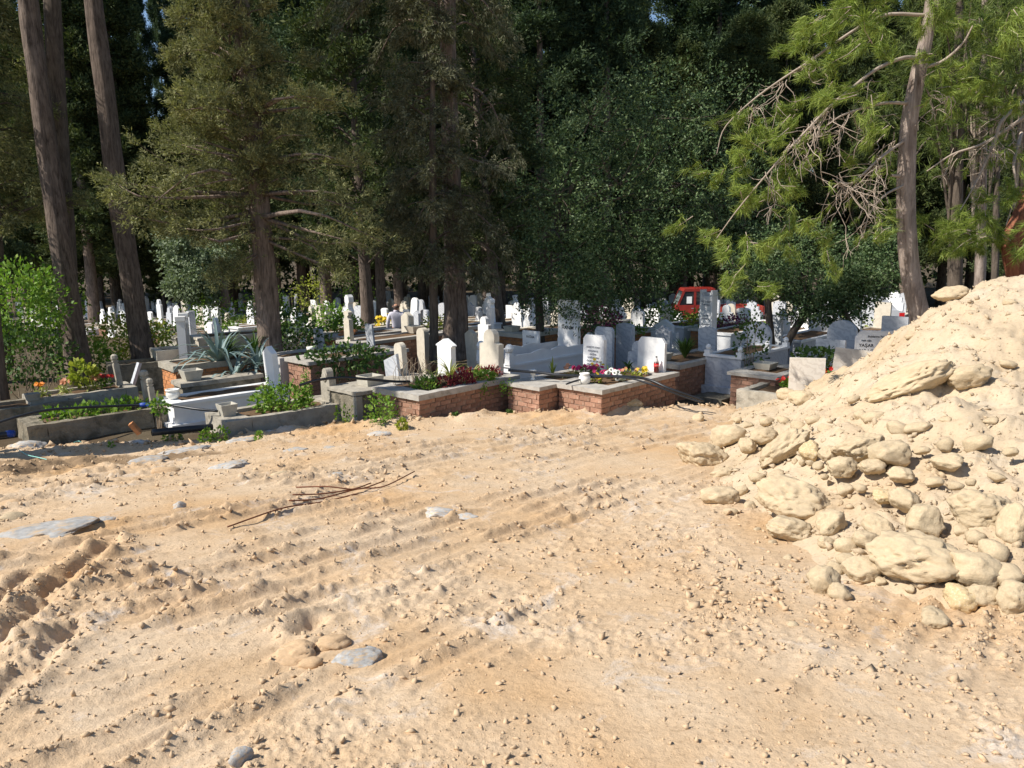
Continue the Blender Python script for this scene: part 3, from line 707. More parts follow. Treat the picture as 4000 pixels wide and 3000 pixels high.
def stone(px, py, d, w_, shape, mat, label, t=.10, lean=(0, 0, 0), th=TH, group=None, lines=(), ink='ink', foot=.35, name='headstone', hz=None):
    """free-standing headstone whose top is seen at (px,py) and which stands at distance d"""
    p = at(px, py, d); zg = float(z_cem(p[0], p[1])) if hz is None else hz; h_ = p[2] - zg + .05
    o = link(name, stone_mesh(shape, w_, round(h_, 1) if d > 24 else h_, t, mat), None, (p[0], p[1], zg - .05), (R(lean[0]), R(lean[1]), R(90 - th + lean[2])))
    tag(o, label, 'headstone', group); inscribe(o, t, [(a, b, h_ + c, *e) for a, b, c, *e in lines], ink)
    return o
BRK = {}
def brick_mesh(l, h_, dpt, mat, v):
    k = (round(l, 3), round(h_, 3), mat, v)
    if k not in BRK:
        o = MB().box((0, 0, 0), (l, dpt, h_)).build('brick', MT[mat], bevel=.006)
        r_ = np.random.default_rng(int(l * 1000) + v); P = np.array([q.co for q in o.data.vertices]); P += r_.normal(size=P.shape) * .0028
        o.data.vertices.foreach_set('co', P.astype(np.float32).ravel()); BRK[k] = o.data; bpy.data.objects.remove(o)
    return BRK[k]
def brick_face(root, org, ux, nrm, length, h_, mat='brick', bl=.235, bh=.072, jt=.011, jig=.006):
    """bricks laid in courses on a face: org = lower corner, ux = unit along, nrm = outward"""
    org = Vector(org); ux = Vector(ux); nrm = Vector(nrm); uy = -nrm
    rows = max(1, int((h_ + jt) // (bh + jt))); step = h_ / rows
    for r_ in range(rows):
        s = 0.0; first = (bl / 2 if r_ % 2 else bl)
        while s < length - .02:
            l = min(first if s == 0 else bl, length - s); first = bl
            if length - s - l < .05: l = length - s
            ll = round(max(.03, l - jt), 2)
            o = link('brick', brick_mesh(ll, step - jt, .09, mat, random.randrange(3)), root)
            off = nrm * random.uniform(-jig, jig)
            p = org + ux * (s + jt / 2) + Vector((0, 0, r_ * step + jt / 2)) + off
            o.matrix_local = Matrix(((ux.x, uy.x, 0, p.x), (ux.y, uy.y, 0, p.y), (0, 0, 1, p.z), (0, 0, 0, 1))) @ Matrix.Rotation(R(random.uniform(-.6, .6)), 4, 'Y')
            s += l
def ring(mb, x0, x1, y0, y1, z0, z1, m):
    """flat frame with an opening; m = margins (front, back, right, left)"""
    a, b, c, d = m
    mb.box((x0, y0, z0), (x0 + a, y1, z1)).box((x1 - b, y0, z0), (x1, y1, z1)).box((x0 + a, y0, z0), (x1 - b, y0 + c, z1)).box((x0 + a, y1 - d, z0), (x1 - b, y1, z1))
    return mb
def soil_bed(root, x0, x1, y0, y1, z):
    n = 14; X_, Y_ = np.meshgrid(np.linspace(x0, x1, n), np.linspace(y0, y1, n))
    Z_ = z + .06 * fbm(X_ * 5 + z * 9, Y_ * 5, 3, 71)
    link('soil', mesh_np('soil', np.stack([X_, Y_, Z_], -1).reshape(-1, 3), grid_faces(n, n), MT['bed_soil'], True), root)
def tomb(name, label, px, py, d, l, w_, style='brick', th=TH, capt=.07, over=.05, m=(.42, .42, .2, .2), mat=None, bmat='brick', capmat='cap', group=None, bury=.1, roughk=.02, sides=True, jig=.006, chip=0):
    """grave body whose front top corner is seen at (px,py) at distance d; local x runs along the grave, y across it"""
    p = at(px, py, d); zg = float(z_cem(p[0], p[1])) - bury
    root = thing(name, label, 'grave', (p[0], p[1], zg), R(90 - th), group)
    H = p[2] - zg; root['h'] = H
    bx = H - capt
    if style == 'brick':
        i = over + .012
        MB().box((i, i, 0), (l - i, w_ - i, bx - .002)).build('core', MT['mortar'], root)
        if sides:
            brick_face(root, (over, over, 0), (1, 0, 0), (0, -1, 0), l - 2 * over, bx, bmat, jig=jig)
            brick_face(root, (over, w_ - over, 0), (0, -1, 0), (-1, 0, 0), w_ - 2 * over, bx, bmat, jig=jig)
        ring(MB(), 0, l, 0, w_, bx, H, m).build('cap_slab', MT[capmat], root, bevel=.012, rough=chip)
        soil_bed(root, m[0] - .02, l - m[1] + .02, m[2] - .02, w_ - m[3] + .02, H - .05)
    elif style == 'box':
        ml = mat or 'marble_plain'
        MB().box((-.05, -.05, 0), (l + .05, w_ + .05, bx * .35)).build('plinth', MT[ml], root, bevel=.008)
        b = MB().box((.03, .03, bx * .35), (l - .03, w_ - .03, bx)); b.build('body', MT[ml], root, bevel=.006)
        ring(MB(), 0, l, 0, w_, bx + .001, H, m).build('cap_slab', MT[capmat], root, bevel=.008)
        soil_bed(root, m[0] - .02, l - m[1] + .02, m[2] - .02, w_ - m[3] + .02, H - .05)
    elif style == 'kerb':
        ring(MB(), 0, l, 0, w_, 0, H, m).build('kerb', MT[mat or 'concrete'], root, bevel=.02, rough=roughk)
        soil_bed(root, m[0] - .02, l - m[1] + .02, m[2] - .02, w_ - m[3] + .02, H - .09)
    elif style == 'block':
        MB().box((.04, .04, 0), (l - .04, w_ - .04, bx)).build('body', MT[mat or 'concrete_dark'], root, bevel=.02, rough=roughk)
        MB().box((0, 0, bx + .001), (l, w_, H)).build('cap_slab', MT[capmat], root, bevel=.015, rough=.012)
    return root, H

# ---- near row
gA, hA = tomb('brick_grave', 'brick grave with a chipped grey cap, crowded with red and green plants', 1635, 1545, 12.3, 2.45, 1.25, th=43, capt=.10, m=(.35, .3, .17, .17), bmat='brick', jig=.012, chip=.014)
headstone_part(gA, 2.33, .62, hA - .04, .50, .86, .14, 'shoulder', 'limestone', (0, 1.5, 0))
gB, hB = tomb('brick_grave', 'narrow brick grave with pink flowers, between the other two brick graves', 2107, 1514, 12.9, 2.15, .86, th=45, capt=.065, m=(.75, .45, .17, .17), jig=.008, chip=.006)
headstone_part(gB, 2.02, .43, hB - .01, .50, .68, .09, 'chamfer', 'marble', (0, 1, 0),
    [('HURİYE AYAN', .05, .43), ('RUHUNA EL', .045, .36), ('FATİHA', .045, .295), ('DOĞUM 1942', .045, .23), ('ÖLÜM 14.5.2011', .045, .165), ('ADANA 5 2011', .045, .10)], 'faded_ink')
gC, hC = tomb('brick_grave', 'brick grave with a white pot and plastic-wrapped white flowers, nearest the heap', 2352, 1525, 12.5, 2.3, 1.05, th=45, capt=.075, m=(.42, .5, .2, .2), jig=.008, chip=.008)
headstone_part(gC, 2.12, .50, hC - .01, .60, .64, .07, 'chamfer', 'marble', (0, 2, 0))
gK1, hK1 = tomb('kerb_grave', 'long low grave kerb of rough lichened concrete, filled with leafy plants', 105, 1668, 11.9, 2.15, .92, 'kerb', th=49, mat='concrete_dark', m=(.28, .25, .14, .16), roughk=.03)
def post(root, x, y, z, w_, h_, mat='concrete', lean=(0, 0, 0), bands=True):
    mb = MB().box((-w_ / 2, -w_ / 2, 0), (w_ / 2, w_ / 2, h_ * .70)).box((-w_ * .36, -w_ * .36, h_ * .70), (w_ * .36, w_ * .36, h_ * .76)).box((-w_ / 2, -w_ / 2, h_ * .76), (w_ / 2, w_ / 2, h_ * .80)).box((-w_ * .36, -w_ * .36, h_ * .80), (w_ * .36, w_ * .36, h_ * .84))
    mb.lathe((0, 0, h_ * .84), [(w_ * .62, 0), (w_ * .66, h_ * .04), (w_ * .6, h_ * .12), (w_ * .3, h_ * .16)], 8)
    return mb.build('post', MT[mat], root, bevel=.006, loc=(x, y, z), rot=tuple(R(a) for a in lean))
post(gK1, 2.0, .62, hK1 - .02, .12, .62, lean=(0, -3, 0)); post(gK1, 1.98, .24, hK1 - .02, .09, .52, lean=(0, -4, 0))
gK0, hK0 = tomb('kerb_grave', 'concrete grave kerb planted with marigolds and a yellow-green shrub, behind the long kerb', 118, 1562, 13.2, 1.75, .8, 'kerb', th=49, mat='concrete', m=(.14, .2, .1, .1))
post(gK0, 1.55, .40, hK0, .10, .60, lean=(0, -5, 0))
MB().frustum((.05, .06, hK0 - .02), .09, .11, .12, .02).build('corner_cup', MT['concrete'], gK0, bevel=.006)
gKm, hKm = tomb('kerb_grave', 'plain dark concrete grave wall cut by the left frame edge', -190, 1628, 12.2, 1.95, .9, 'kerb', th=49, mat='concrete_dark', m=(.14, .2, .12, .12))
gW, hW = tomb('marble_grave', 'white marble box grave with a round white pot, between the two concrete kerbs', 672, 1577, 13.0, 2.2, .82, 'box', th=48, capt=.06, m=(.22, .25, .16, .16), capmat='marble_plain')
headstone_part(gW, 2.02, .36, hW - .02, .40, .78, .11, 'pointed', 'marble_plain', (0, -3, 0))
gK2, hK2 = tomb('kerb_grave', 'concrete grave kerb overgrown by a nettle bush, with a square concrete pot', 885, 1650, 12.1, 2.2, 1.02, 'kerb', th=50, mat='concrete', m=(.42, .30, .15, .15), roughk=.015)
hs = headstone_part(gK2, 2.02, .42, hK2 - .02, .34, .62, .13, 'shoulder', 'concrete', (0, 0, 0))
MB().lathe((0, 0, 0), [(.085, 0), (.085, .02), (.06, .028), (.01, .03)], 16).build('medallion', MT['concrete'], hs, rot=(0, R(-90), 0), loc=(-.062, 0, .46))
gQ, hQ = tomb('concrete_grave', 'dark concrete block grave carrying a hollow square planter, left of the brick graves', 1389, 1535, 12.9, 1.95, .98, 'block', th=46, capt=.06, mat='concrete_dark', capmat='concrete')
MB().box((.0, -.012, 0), (.12, .10, hQ - .075)).build('pilaster', MT['concrete'], gQ, bevel=.01)

# ---- second row and farther graves that can be told apart
gA2, h_ = tomb('tiled_grave', 'grave clad in pale stone tiles behind the first cypress trunk', 1092, 1400, 15.6, 2.3, .9, 'kerb', mat='tile', m=(.12, .12, .08, .08), roughk=.0)
for q in range(5):
    MB().box((.03 + q * .45, -.012, .10), (.03 + q * .45 + .44, -.001, h_ - .06)).build('tile', MT['tile'], gA2, bevel=.003)
gA3, h_ = tomb('brick_grave', 'shaded brick grave with a wide grey cap and a white vase, behind the hollow planter', 1206, 1415, 14.9, 2.45, .95, capt=.07, m=(.5, .3, .2, .2))
gP1, h_ = tomb('brick_grave', 'brick grave with loose orange bricks on its pale cap, left of the standing person', 1325, 1320, 21.0, 2.4, 1.0, capt=.09, m=(.4, .35, .2, .2), bmat='brick_lt')
for q in range(6):
    o = link('loose_brick', brick_mesh(.22, .06, .09, 'brick_lt', q % 3), gP1, (.25 + .13 * q, .35 + .1 * (q % 2), h_ + .002 + .06 * (q % 2)), (0, 0, R(20 * q)))
gP2, h_ = tomb('brick_grave', 'brick grave with a pale cap directly in front of the standing person', 1398, 1341, 19.0, 3.05, 1.0, capt=.08, m=(.45, .4, .2, .2))
headstone_part(gP2, .16, .62, h_ - .02, .26, .78, .12, 'turban', 'limestone', (0, 0, 0))
MB().frustum((2.25, .62, h_), .12, .20, .19, .03).build('trough', MT['limestone'], gP2, bevel=.008)
gP3, h_ = tomb('brick_grave', 'long brick grave with a cream cap and bushes, behind the brick grave with loose bricks', 1255, 1302, 23.5, 3.1, 1.0, capt=.08, m=(.4, .35, .18, .18), capmat='limestone')
gP4, h_ = tomb('brick_grave', 'brick grave with a pot and yellow-green plants, between the person and the thick double trunk', 1640, 1303, 22.5, 2.3, .95, capt=.08, m=(.4, .35, .18, .18), capmat='limestone', bmat='brick_lt')
gP5, h_ = tomb('brick_grave', 'sunlit orange brick grave with a square planter, left of the slim tree trunk', 2046, 1307, 18.6, 1.5, 1.15, capt=.10, m=(.4, .3, .2, .2), capmat='limestone', bmat='brick_lt')
MB().frustum((.35, .75, h_), .13, .16, .13, .03).build('planter', MT['limestone'], gP5, bevel=.008)
gP6, h_ = tomb('brick_grave', 'brick grave hidden behind the slim tree trunk and the tall white headstone', 2150, 1290, 20.5, 2.0, .9, capt=.07, m=(.3, .3, .16, .16), capmat='limestone')
gP7, h_ = tomb('brick_grave', 'brick grave topped by a purple-leaved shrub, behind the text headstone', 2280, 1275, 21.5, 2.2, .9, capt=.06, m=(.3, .3, .16, .16), capmat='limestone')
gP8, h_ = tomb('brick_grave', 'brick grave with cream cap and green tufts among the grey headstones', 2410, 1310, 18.8, 2.0, .9, capt=.06, m=(.3, .3, .16, .16), capmat='limestone', bmat='brick_lt')
gD, hD = tomb('brick_grave', 'shaded brick grave with a grey cap and iris clump, behind the cola bottle', 2657, 1427, 14.9, 2.25, 1.0, capt=.09, m=(.3, .3, .18, .18))
headstone_part(gD, 2.05, .62, hD - .02, .42, .55, .08, 'arc', 'marble_grey', (0, -3, 0))
MB().box((.3, -.75, 0), (2.6, -.1, .19)).build('step', MT['concrete_dark'], gD, bevel=.02, rough=.01)
gG, hG = tomb('marble_grave', 'shaded white marble box grave with corner knobs, left of the forked dark tree', 2897, 1396, 15.0, 2.1, .85, 'box', capt=.05, m=(.14, .2, .12, .12), capmat='marble_plain', mat='marble_grey')
for q in ((.07, .07), (.07, .78), (1.2, .07), (2.03, .07)):
    MB().box((q[0] - .06, q[1] - .06, 0), (q[0] + .06, q[1] + .06, .08)).lathe((q[0], q[1], .08), [(.03, 0), (.055, .03), (.06, .06), (.04, .10), (.01, .12)], 10).build('corner_knob', MT['marble_plain'], gG, loc=(0, 0, hG))
gF, hF = tomb('marble_grave', 'ornate white marble tomb with a scalloped rim and knobbed posts', 1992, 1428, 15.3, 2.75, .98, 'box', capt=.05, over=.04, m=(.12, .3, .1, .1), capmat='marble_plain')
def scallop(root, x0, x1, y, z, t=.05):
    pr = [(x0, z), (x1, z)] + [(x1 + (x0 - x1) * k / 36, z + .17 + .05 * abs(math.sin(k / 36 * PI * 4)) * (1 if 9 < k < 27 else .15)) for k in range(37)]
    n = len(pr); mb = MB(); V = [(a, y - t / 2, b) for a, b in pr] + [(a, y + t / 2, b) for a, b in pr]
    F = [tuple(range(n)), tuple(range(2 * n - 1, n - 1, -1))] + [(i, n + i, n + (i + 1) % n, (i + 1) % n) for i in range(n)]
    mb.add(V, F).build('scalloped_rim', MT['marble_plain'], root)
scallop(gF, .12, 2.45, .07, hF); scallop(gF, .12, 2.45, .91, hF)
for q in ((.06, .07), (.06, .91), (2.6, .07), (2.6, .91)):
    MB().frustum((q[0], q[1], 0), .075, .06, .24).lathe((q[0], q[1], .24), [(.035, 0), (.08, .03), (.095, .09), (.07, .15), (.03, .18)], 12).build('post', MT['marble_plain'], gF, loc=(0, 0, hF))
headstone_part(gF, 2.40, .5, hF - .02, .58, 1.15, .10, 'flat', 'marble_plain', (0, 0, 0), [('HÜSEYİN', .10, .76), ('HANIM', .11, .50)], 'ink')
gN, hN = tomb('brick_grave', 'low brick grave with a pale cap behind the bare marble slab', 3035, 1474, 13.7, 1.5, 1.0, capt=.06, m=(.4, .4, .2, .2), capmat='cap')
gKw, hKw = tomb('kerb_grave', 'weathered brown-grey kerb with red geraniums, half buried by the heap', 3058, 1545, 12.7, 1.9, .85, 'kerb', mat='concrete', m=(.14, .2, .14, .14))
gS, h_ = tomb('marble_grave', 'long marble box grave with a stepped white headstone, behind the dark tree', 3130, 1333, 18.6, 2.6, .9, 'box', capt=.05, m=(.2, .2, .1, .1), capmat='marble_plain', mat='marble_grey')
headstone_part(gS, 2.4, .45, h_ - .02, .86, .66, .10, 'stepped', 'marble_plain')
gX, h_ = tomb('marble_grave', 'white framed box grave with a dark panel and plants, beside the tall sign pillar', 2672, 1278, 20.0, 2.3, .95, 'box', capt=.05, m=(.2, .2, .1, .1), capmat='marble_plain')
MB().box((-.062, .12, .12), (-.054, .83, .50)).build('panel', MT['marble_grey'], gX)
gY, h_ = tomb('brick_grave', 'brick grave with purple and yellow plants, right of the tall sign pillar', 2815, 1292, 19.2, 2.3, .95, capt=.06, m=(.3, .3, .16, .16), capmat='limestone', bmat='brick_lt')
gZ, h_ = tomb('marble_grave', 'low white marble grave on thin legs, right of the tall sign pillar', 2856, 1305, 17.6, 1.9, .85, 'box', capt=.05, m=(.2, .2, .1, .1), capmat='marble_plain')
gL1, h_ = tomb('brick_grave', 'brick grave with a thick concrete cap, sprouting agaves, left of the first cypress trunk', 676, 1432, 15.0, 2.2, 1.0, capt=.12, m=(.16, .3, .16, .16), capmat='concrete', bmat='brick_lt', th=50)
gL2, h_ = tomb('kerb_grave', 'long low kerb wall with a weathered pale top, behind the second leaning trunk', 420, 1432, 17.5, 3.2, .9, 'kerb', mat='concrete_dark', m=(.16, .3, .2, .2), th=60)
gL3, h_ = tomb('kerb_grave', 'cream stone kerb in front of the white pillared headstone', 610, 1372, 18.5, 1.6, .8, 'kerb', mat='limestone', m=(.16, .3, .12, .12), th=55)
gL4, h_ = tomb('marble_grave', 'low cream marble grave with yellow flowers, right of the white pillared headstone', 770, 1322, 19.5, 3.0, 1.0, 'box', capt=.06, m=(.3, .3, .12, .12), capmat='limestone', mat='limestone', th=55)
gL5, h_ = tomb('concrete_grave', 'low concrete grave step holding the round clay trough, left of the agaves', 705, 1500, 14.2, 1.6, .6, 'block', mat='concrete_dark', capmat='concrete', th=50, capt=.08)
# free-standing stones told apart by shape, colour and neighbours
stone(1545, 1374, 14.7, .42, 'slant', 'marble_grey', 'bluish slanting slab behind the dry twigs of the flowered brick grave', .06, lean=(0, -6, 0))
stone(1572, 1336, 14.9, .24, 'round', 'limestone', 'slim grey rounded gravestone behind the dry twigs', .12, lean=(0, -3, 0))
stone(1742, 1322, 14.6, .40, 'eaves', 'marble_plain', 'white house-shaped headstone rising behind the plants of the flowered brick grave', .12)
stone(2075, 1292, 17.6, .50, 'flat', 'marble_plain', 'white inscribed slab half hidden by the slim tree trunk', .06, lines=[('FATİHA', .07, -.16), ('MELEK', .085, -.34), ('KOYUNCU', .085, -.46), ('RUHU', .06, -.64), ('AZEM', .085, -.76), ('KOYUNCU', .085, -.88)])
stone(2443, 1262, 17.5, .46, 'arc', 'marble_grey', 'blue-grey marble headstone with an arched top, banded by shadow')
stone(2362, 1277, 16.8, .48, 'chamfer', 'marble_grey', 'dark grey marble headstone with a plant growing against it', .08)
stone(2487, 1332, 15.6, .44, 'shoulder', 'marble_grey', 'grey veined headstone just left of the marble headstone with the cola bottle', .08, lean=(0, 3, 0))
stone(2492, 1213, 22.0, .42, 'arc', 'marble', 'bright white headstone with an arched top standing on a cream-capped brick grave')
stone(2360, 1195, 25.0, .45, 'flat', 'marble_plain', 'white slab headstone under the hanging olive branches', .08)
stone(2598, 1248, 19.4, .95, 'stepped', 'marble_plain', 'wide stepped white headstone, left of the framed box grave', .14)
stone(2593, 1270, 18.3, .42, 'pointed', 'marble_grey', 'grey pointed headstone in front of the wide stepped white one', .10)
sp = at(2770, 1142, 18.8); zg = float(z_cem(sp[0], sp[1]))
sg = thing('sign_pillar', 'tall white pillar with two white name plates and wrapped sides', 'grave marker', (sp[0], sp[1], zg), R(90 - 62))
H = sp[2] - zg
MB().box((-.06, -.20, 0), (.06, .20, H)).build('pillar', MT['marble_grey'], sg, bevel=.01)
for s in (-1, 1): MB().box((-.09, s * .19 - .03, 0), (.07, s * .19 + .03, H + .06)).build('side_post', MT['marble_plain'], sg, bevel=.01)
for z, tx in ((H - .42, ('AYŞE SAADET', 'TOPKARAÇ')), (H - .76, ('DÖNE', 'KARAGÖZ'))):
    pl = MB().box((-.085, -.16, 0), (-.066, .16, .33)).build('name_plate', MT['marble_plain'], sg, loc=(0, 0, z))
    for q, t_ in enumerate(tx):
        o = link('inscription', text_mesh(t_, .058, 'faded_ink'), pl); o.matrix_local = Matrix(((0, 0, -1, -.089), (-1, 0, 0, 0), (0, 1, 0, .18 - q * .075), (0, 0, 0, 1)))
pn = MB().box((-.085, -.17, 0), (-.066, .17, H - .80)).build('lower_panel', MT['marble'], sg)
for q, t_ in enumerate(('MEHMET', 'KARPALAR')):
    o = link('inscription', text_mesh(t_, .075, 'ink'), pn); o.matrix_local = Matrix(((0, 0, -1, -.089), (-1, 0, 0, 0), (0, 1, 0, H - 1.0 - q * .1), (0, 0, 0, 1)))
stone(2960, 1255, 17.0, .66, 'round', 'marble_grey', 'wide rounded grey headstone behind the shaded marble grave')
stone(2905, 1202, 22.0, .40, 'arc', 'marble_plain', 'white arched headstone in front of the red truck bed')
stone(3060, 1205, 20.5, .50, 'stepped', 'marble_plain', 'white stepped headstone seen between the stems of the dark tree')
stone(3032, 1230, 18.8, .34, 'flat', 'marble_grey', 'narrow grey slab just left of the white stepped headstone in the dark tree')
stone(3294, 1250, 16.5, .62, 'round', 'marble_grey', 'grey rounded headstone right of the stepped white one, near the heap')
stone(3500, 1236, 16.0, .52, 'flat', 'marble_grey', 'square grey headstone just above the slope of the heap')
stone(3243, 1326, 15.0, .58, 'flat', 'marble_grey', 'blue marble slab with chisel marks behind the two bare marble slabs', .06, lean=(0, 2, 0))
s_ = stone(3430, 1292, 15.2, .82, 'chamfer', 'marble', 'white inscribed family headstone partly covered by the heap slope', .08, th=20,
    lines=[('Ruhlarına Fatiha', .055, -.13), ('Fatih oğlu', .045, -.21, .2), ('YAŞAR', .085, -.32, .2), ('SARAÇ', .085, -.43, .2), ('D: 03.05.1944', .045, -.52, .2), ('Ö: 21.02.2011', .045, -.59, .2), ('Fatih kızı', .045, -.21, -.2)])
stone(3155, 1398, 12.65, .56, 'flat', 'travertine', 'bare upright slab of pale striped marble beside red flowers', .04, lean=(0, 0, 12), th=30)
stone(3308, 1362, 13.3, .58, 'flat', 'travertine', 'bare marble slab leaning to the right behind the heap slope', .04, lean=(5, 0, 12), th=30)
pr = thing('pillared_headstone', 'white pillared headstone with a pale inscribed panel, left of the agaves', 'headstone', (*at(725, 1390, 18.2)[:2], float(z_cem(*at(725, 1390, 18.2)[:2]))), R(90 - 75))
ph = at(735, 1232, 18.2)[2] - pr.location.z
for s, q in ((-1, 1.0), (1, 1.02)):
    MB().box((-.09, s * .26 - .085, 0), (.09, s * .26 + .085, ph * q - .1)).box((-.11, s * .26 - .11, ph * q - .1), (.11, s * .26 + .11, ph * q)).build('pillar', MT['marble_plain'], pr, bevel=.008)
MB().box((-.04, -.175, .15), (.04, .175, ph - .2)).build('panel', MT['marble'], pr)
for q in range(4):
    MB().box((-.046, -.12, ph - .36 - .09 * q), (-.041, .12, ph - .33 - .09 * q)).build('inscription', MT['faded_ink'], pr)
stone(1362, 1150, 26.5, .30, 'turban', 'marble', 'tall slim pale gravestone with a stepped waist, left of the brown trunk by the person', .2)
stone(1215, 1192, 25.0, .22, 'turban', 'limestone', 'cream post-shaped gravestone with a rounded head, among green bushes')
stone(1168, 1221, 23.5, .30, 'flat', 'marble_grey', 'bluish slab behind white blossoms, right of the first cypress trunk', .06)
stone(1455, 1264, 18.4, .28, 'flat', 'marble_grey', 'bluish narrow slab leaning beside the brown trunk, in front of the person', .05, lean=(0, -4, 0))
stone(1590, 1218, 21.5, .40, 'pointed', 'limestone', 'tall cream pointed headstone right beside the standing person', .14)
stone(1650, 1280, 20.0, .32, 'round', 'limestone', 'cream rounded headstone in front of the brick grave right of the person', .16)
stone(1627, 1217, 27.0, .30, 'pointed', 'marble_grey', 'grey pointed headstone standing behind the cream pointed one')
stone(1255, 1283, 17.6, .34, 'chamfer', 'marble_grey', 'grey leaning stone rising from the vine-covered grave', .08, lean=(0, -4, 0))
stone(1892, 1236, 21.5, .42, 'shoulder', 'marble_plain', 'white shouldered headstone right of the thick double trunk', .12)
stone(1850, 1285, 17.8, .30, 'pointed', 'limestone', 'pale carved headstone low down right of the thick double trunk', .12, lean=(0, -4, 0))
stone(2060, 1203, 24.0, .30, 'turban', 'marble_plain', 'white post gravestone with a ball top, left edge of the slim tree trunk')
stone(2180, 1190, 23.0, .50, 'shoulder', 'limestone', 'cream shouldered gravestone behind the tall white headstone under the olive')
stone(840, 1240, 22.5, .36, 'shoulder', 'marble_plain', 'white rounded headstone above the yellow-flowered marble grave')
stone(743, 1213, 25.0, .22, 'flat', 'marble_grey', 'narrow bluish post just right of the white pillared headstone', .2)
stone(848, 1200, 28.0, .26, 'flat', 'marble_plain', 'white square post beneath the silvery shrub')
stone(470, 1412, 15.6, .13, 'flat', 'marble_grey', 'dark slanting stake of stone between the left posts', .06, lean=(0, 22, 0))
# ------------------------------------------------------------------ plants
MT['leaf_green'] = leafmat('fresh_green_leaf', [(.08, .17, .02), (.16, .29, .04), (.30, .40, .08)], .35, 3)
MT['leaf_lime'] = leafmat('lime_leaf', [(.16, .22, .03), (.30, .34, .05), (.42, .42, .08)], .35, 3)
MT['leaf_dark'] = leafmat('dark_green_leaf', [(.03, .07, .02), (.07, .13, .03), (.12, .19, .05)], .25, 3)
MT['leaf_red'] = leafmat('crimson_leaf', [(.10, .012, .02), (.22, .025, .04), (.36, .10, .09)], .3, 4)
MT['leaf_pale'] = leafmat('striped_pale_leaf', [(.24, .28, .06), (.42, .44, .14), (.55, .54, .26)], .3, 3)
MT['leaf_agave'] = leafmat('blue_agave_leaf', [(.09, .14, .14), (.16, .23, .22), (.28, .35, .33)], .05, 3)
MT['leaf_purple'] = leafmat('purple_leaf', [(.08, .015, .05), (.18, .04, .12), (.28, .08, .18)], .25, 4)
MT['twig'] = plain('dry_twig', (.33, .25, .17), .9, .25, 9, .3)
MT['stem'] = plain('green_stem', (.12, .15, .05), .8, .2, 9, .2)
for nm, c in (('petal_red', (.55, .03, .02)), ('petal_orange', (.75, .26, .02)), ('petal_yellow', (.80, .58, .05)), ('petal_pink', (.60, .04, .16)), ('petal_white', (.85, .84, .82)), ('petal_lilac', (.40, .26, .60)), ('petal_salmon', (.70, .34, .20))):
    MT[nm] = leafmat(nm, [tuple(x * .75 for x in c), c, tuple(min(1, x * 1.15) for x in c)], .25, 5)
def blades(n, L, W, arch=.6, spread=1.0, seg=5):
    """strap leaves from one crown"""
    V = []; F = []; az = rng.uniform(0, 2 * PI, n); ln = L * rng.uniform(.6, 1.05, n); el = rng.uniform(.15, 1.0, n) * spread
    for k in range(n):
        d = np.array([math.cos(az[k]), math.sin(az[k]), 0]); s = np.array([-d[1], d[0], 0]); b = len(V)
        for i in range(seg + 1):
            t = i / seg; a = el[k] + arch * t * t * (1.3 if el[k] > .5 else .6)
            p = d * (ln[k] * t * math.sin(min(a, 2.2))) + np.array([0, 0, ln[k] * t * math.cos(min(a, 2.2))]); ww = W * (1 - t) ** .55 * (.55 + .45 * min(1, t * 4)) + .0008
            V += [p - s * ww + [0, 0, ww * .4], p, p + s * ww + [0, 0, ww * .4]]
        for i in range(seg):
            o = b + i * 3; F += [(o, o + 1, o + 4, o + 3), (o + 1, o + 2, o + 5, o + 4)]
    return np.array(V), np.array(F)
def cloud(n, rx, ry, rz, L, W, up=.4, base=0.0, hollow=.35):
    d = unit(rng.normal(size=(n, 3))); r_ = (hollow + (1 - hollow) * rng.random(n)) ** .6
    P = d * r_[:, None] * [rx, ry, rz] + [0, 0, base]; P *= (1 + .25 * (fbm3(P * 3 / max(rx, .2) + 9, 2, 5)[:, None] - .5) * 2)
    D = unit(d + rng.normal(size=(n, 3)) * .6 + [0, 0, up])
    return leaves(P, D, L * rng.uniform(.6, 1.2, n), W * rng.uniform(.7, 1.2, n))
def blossom(C, r_, petals=7):
    ps = []
    for c in C:
        n = unit(rng.normal(size=3) * .5 + [-.2, -.5, .9]); a = unit(np.cross(n, [1, 0, .2])); b = np.cross(n, a)
        th = np.arange(petals) * 2 * PI / petals + rng.random(); D = np.cos(th)[:, None] * a + np.sin(th)[:, None] * b + n * .25
        ps.append(leaves(np.repeat([c], petals, 0), D, r_, r_ * .42, np.repeat([n], petals, 0)))
    return ps
def plant(name, label, loc, parts, cat='plant', group=None):
    """parts: (part name, [(V,F)...], material)"""
    o = thing(name, label, cat, loc, 0, group)
    for pn, ps, m in parts:
        V, F = join(ps); link(pn, mesh_np(pn, V, F, MT[m], False), o)
    return o
def shift(vf, d): return vf[0] + np.asarray(d, float), vf[1]
def stems(n, h_, sp, r_=.004, up=1.0, kink=.25):
    ps = []
    for _ in range(n):
        a = rng.uniform(0, 2 * PI); b = np.array([rng.normal() * sp * .4, rng.normal() * sp * .4, 0]); e = b + [math.cos(a) * sp * rng.random(), math.sin(a) * sp * rng.random(), h_ * rng.uniform(.6, 1)]
        m_ = (b + e) / 2 + rng.normal(size=3) * sp * kink
        ps.append(tube_np(smooth_line([b, m_, e], 6), np.linspace(r_, r_ * .4, 6), 4))
    return ps
def gl(root, x, y, z):
    """world place of a point in a grave's own frame"""
    c, s = math.cos(root.rotation_euler.z), math.sin(root.rotation_euler.z)
    return (root.location.x + c * x - s * y, root.location.y + s * x + c * y, root.location.z + z)
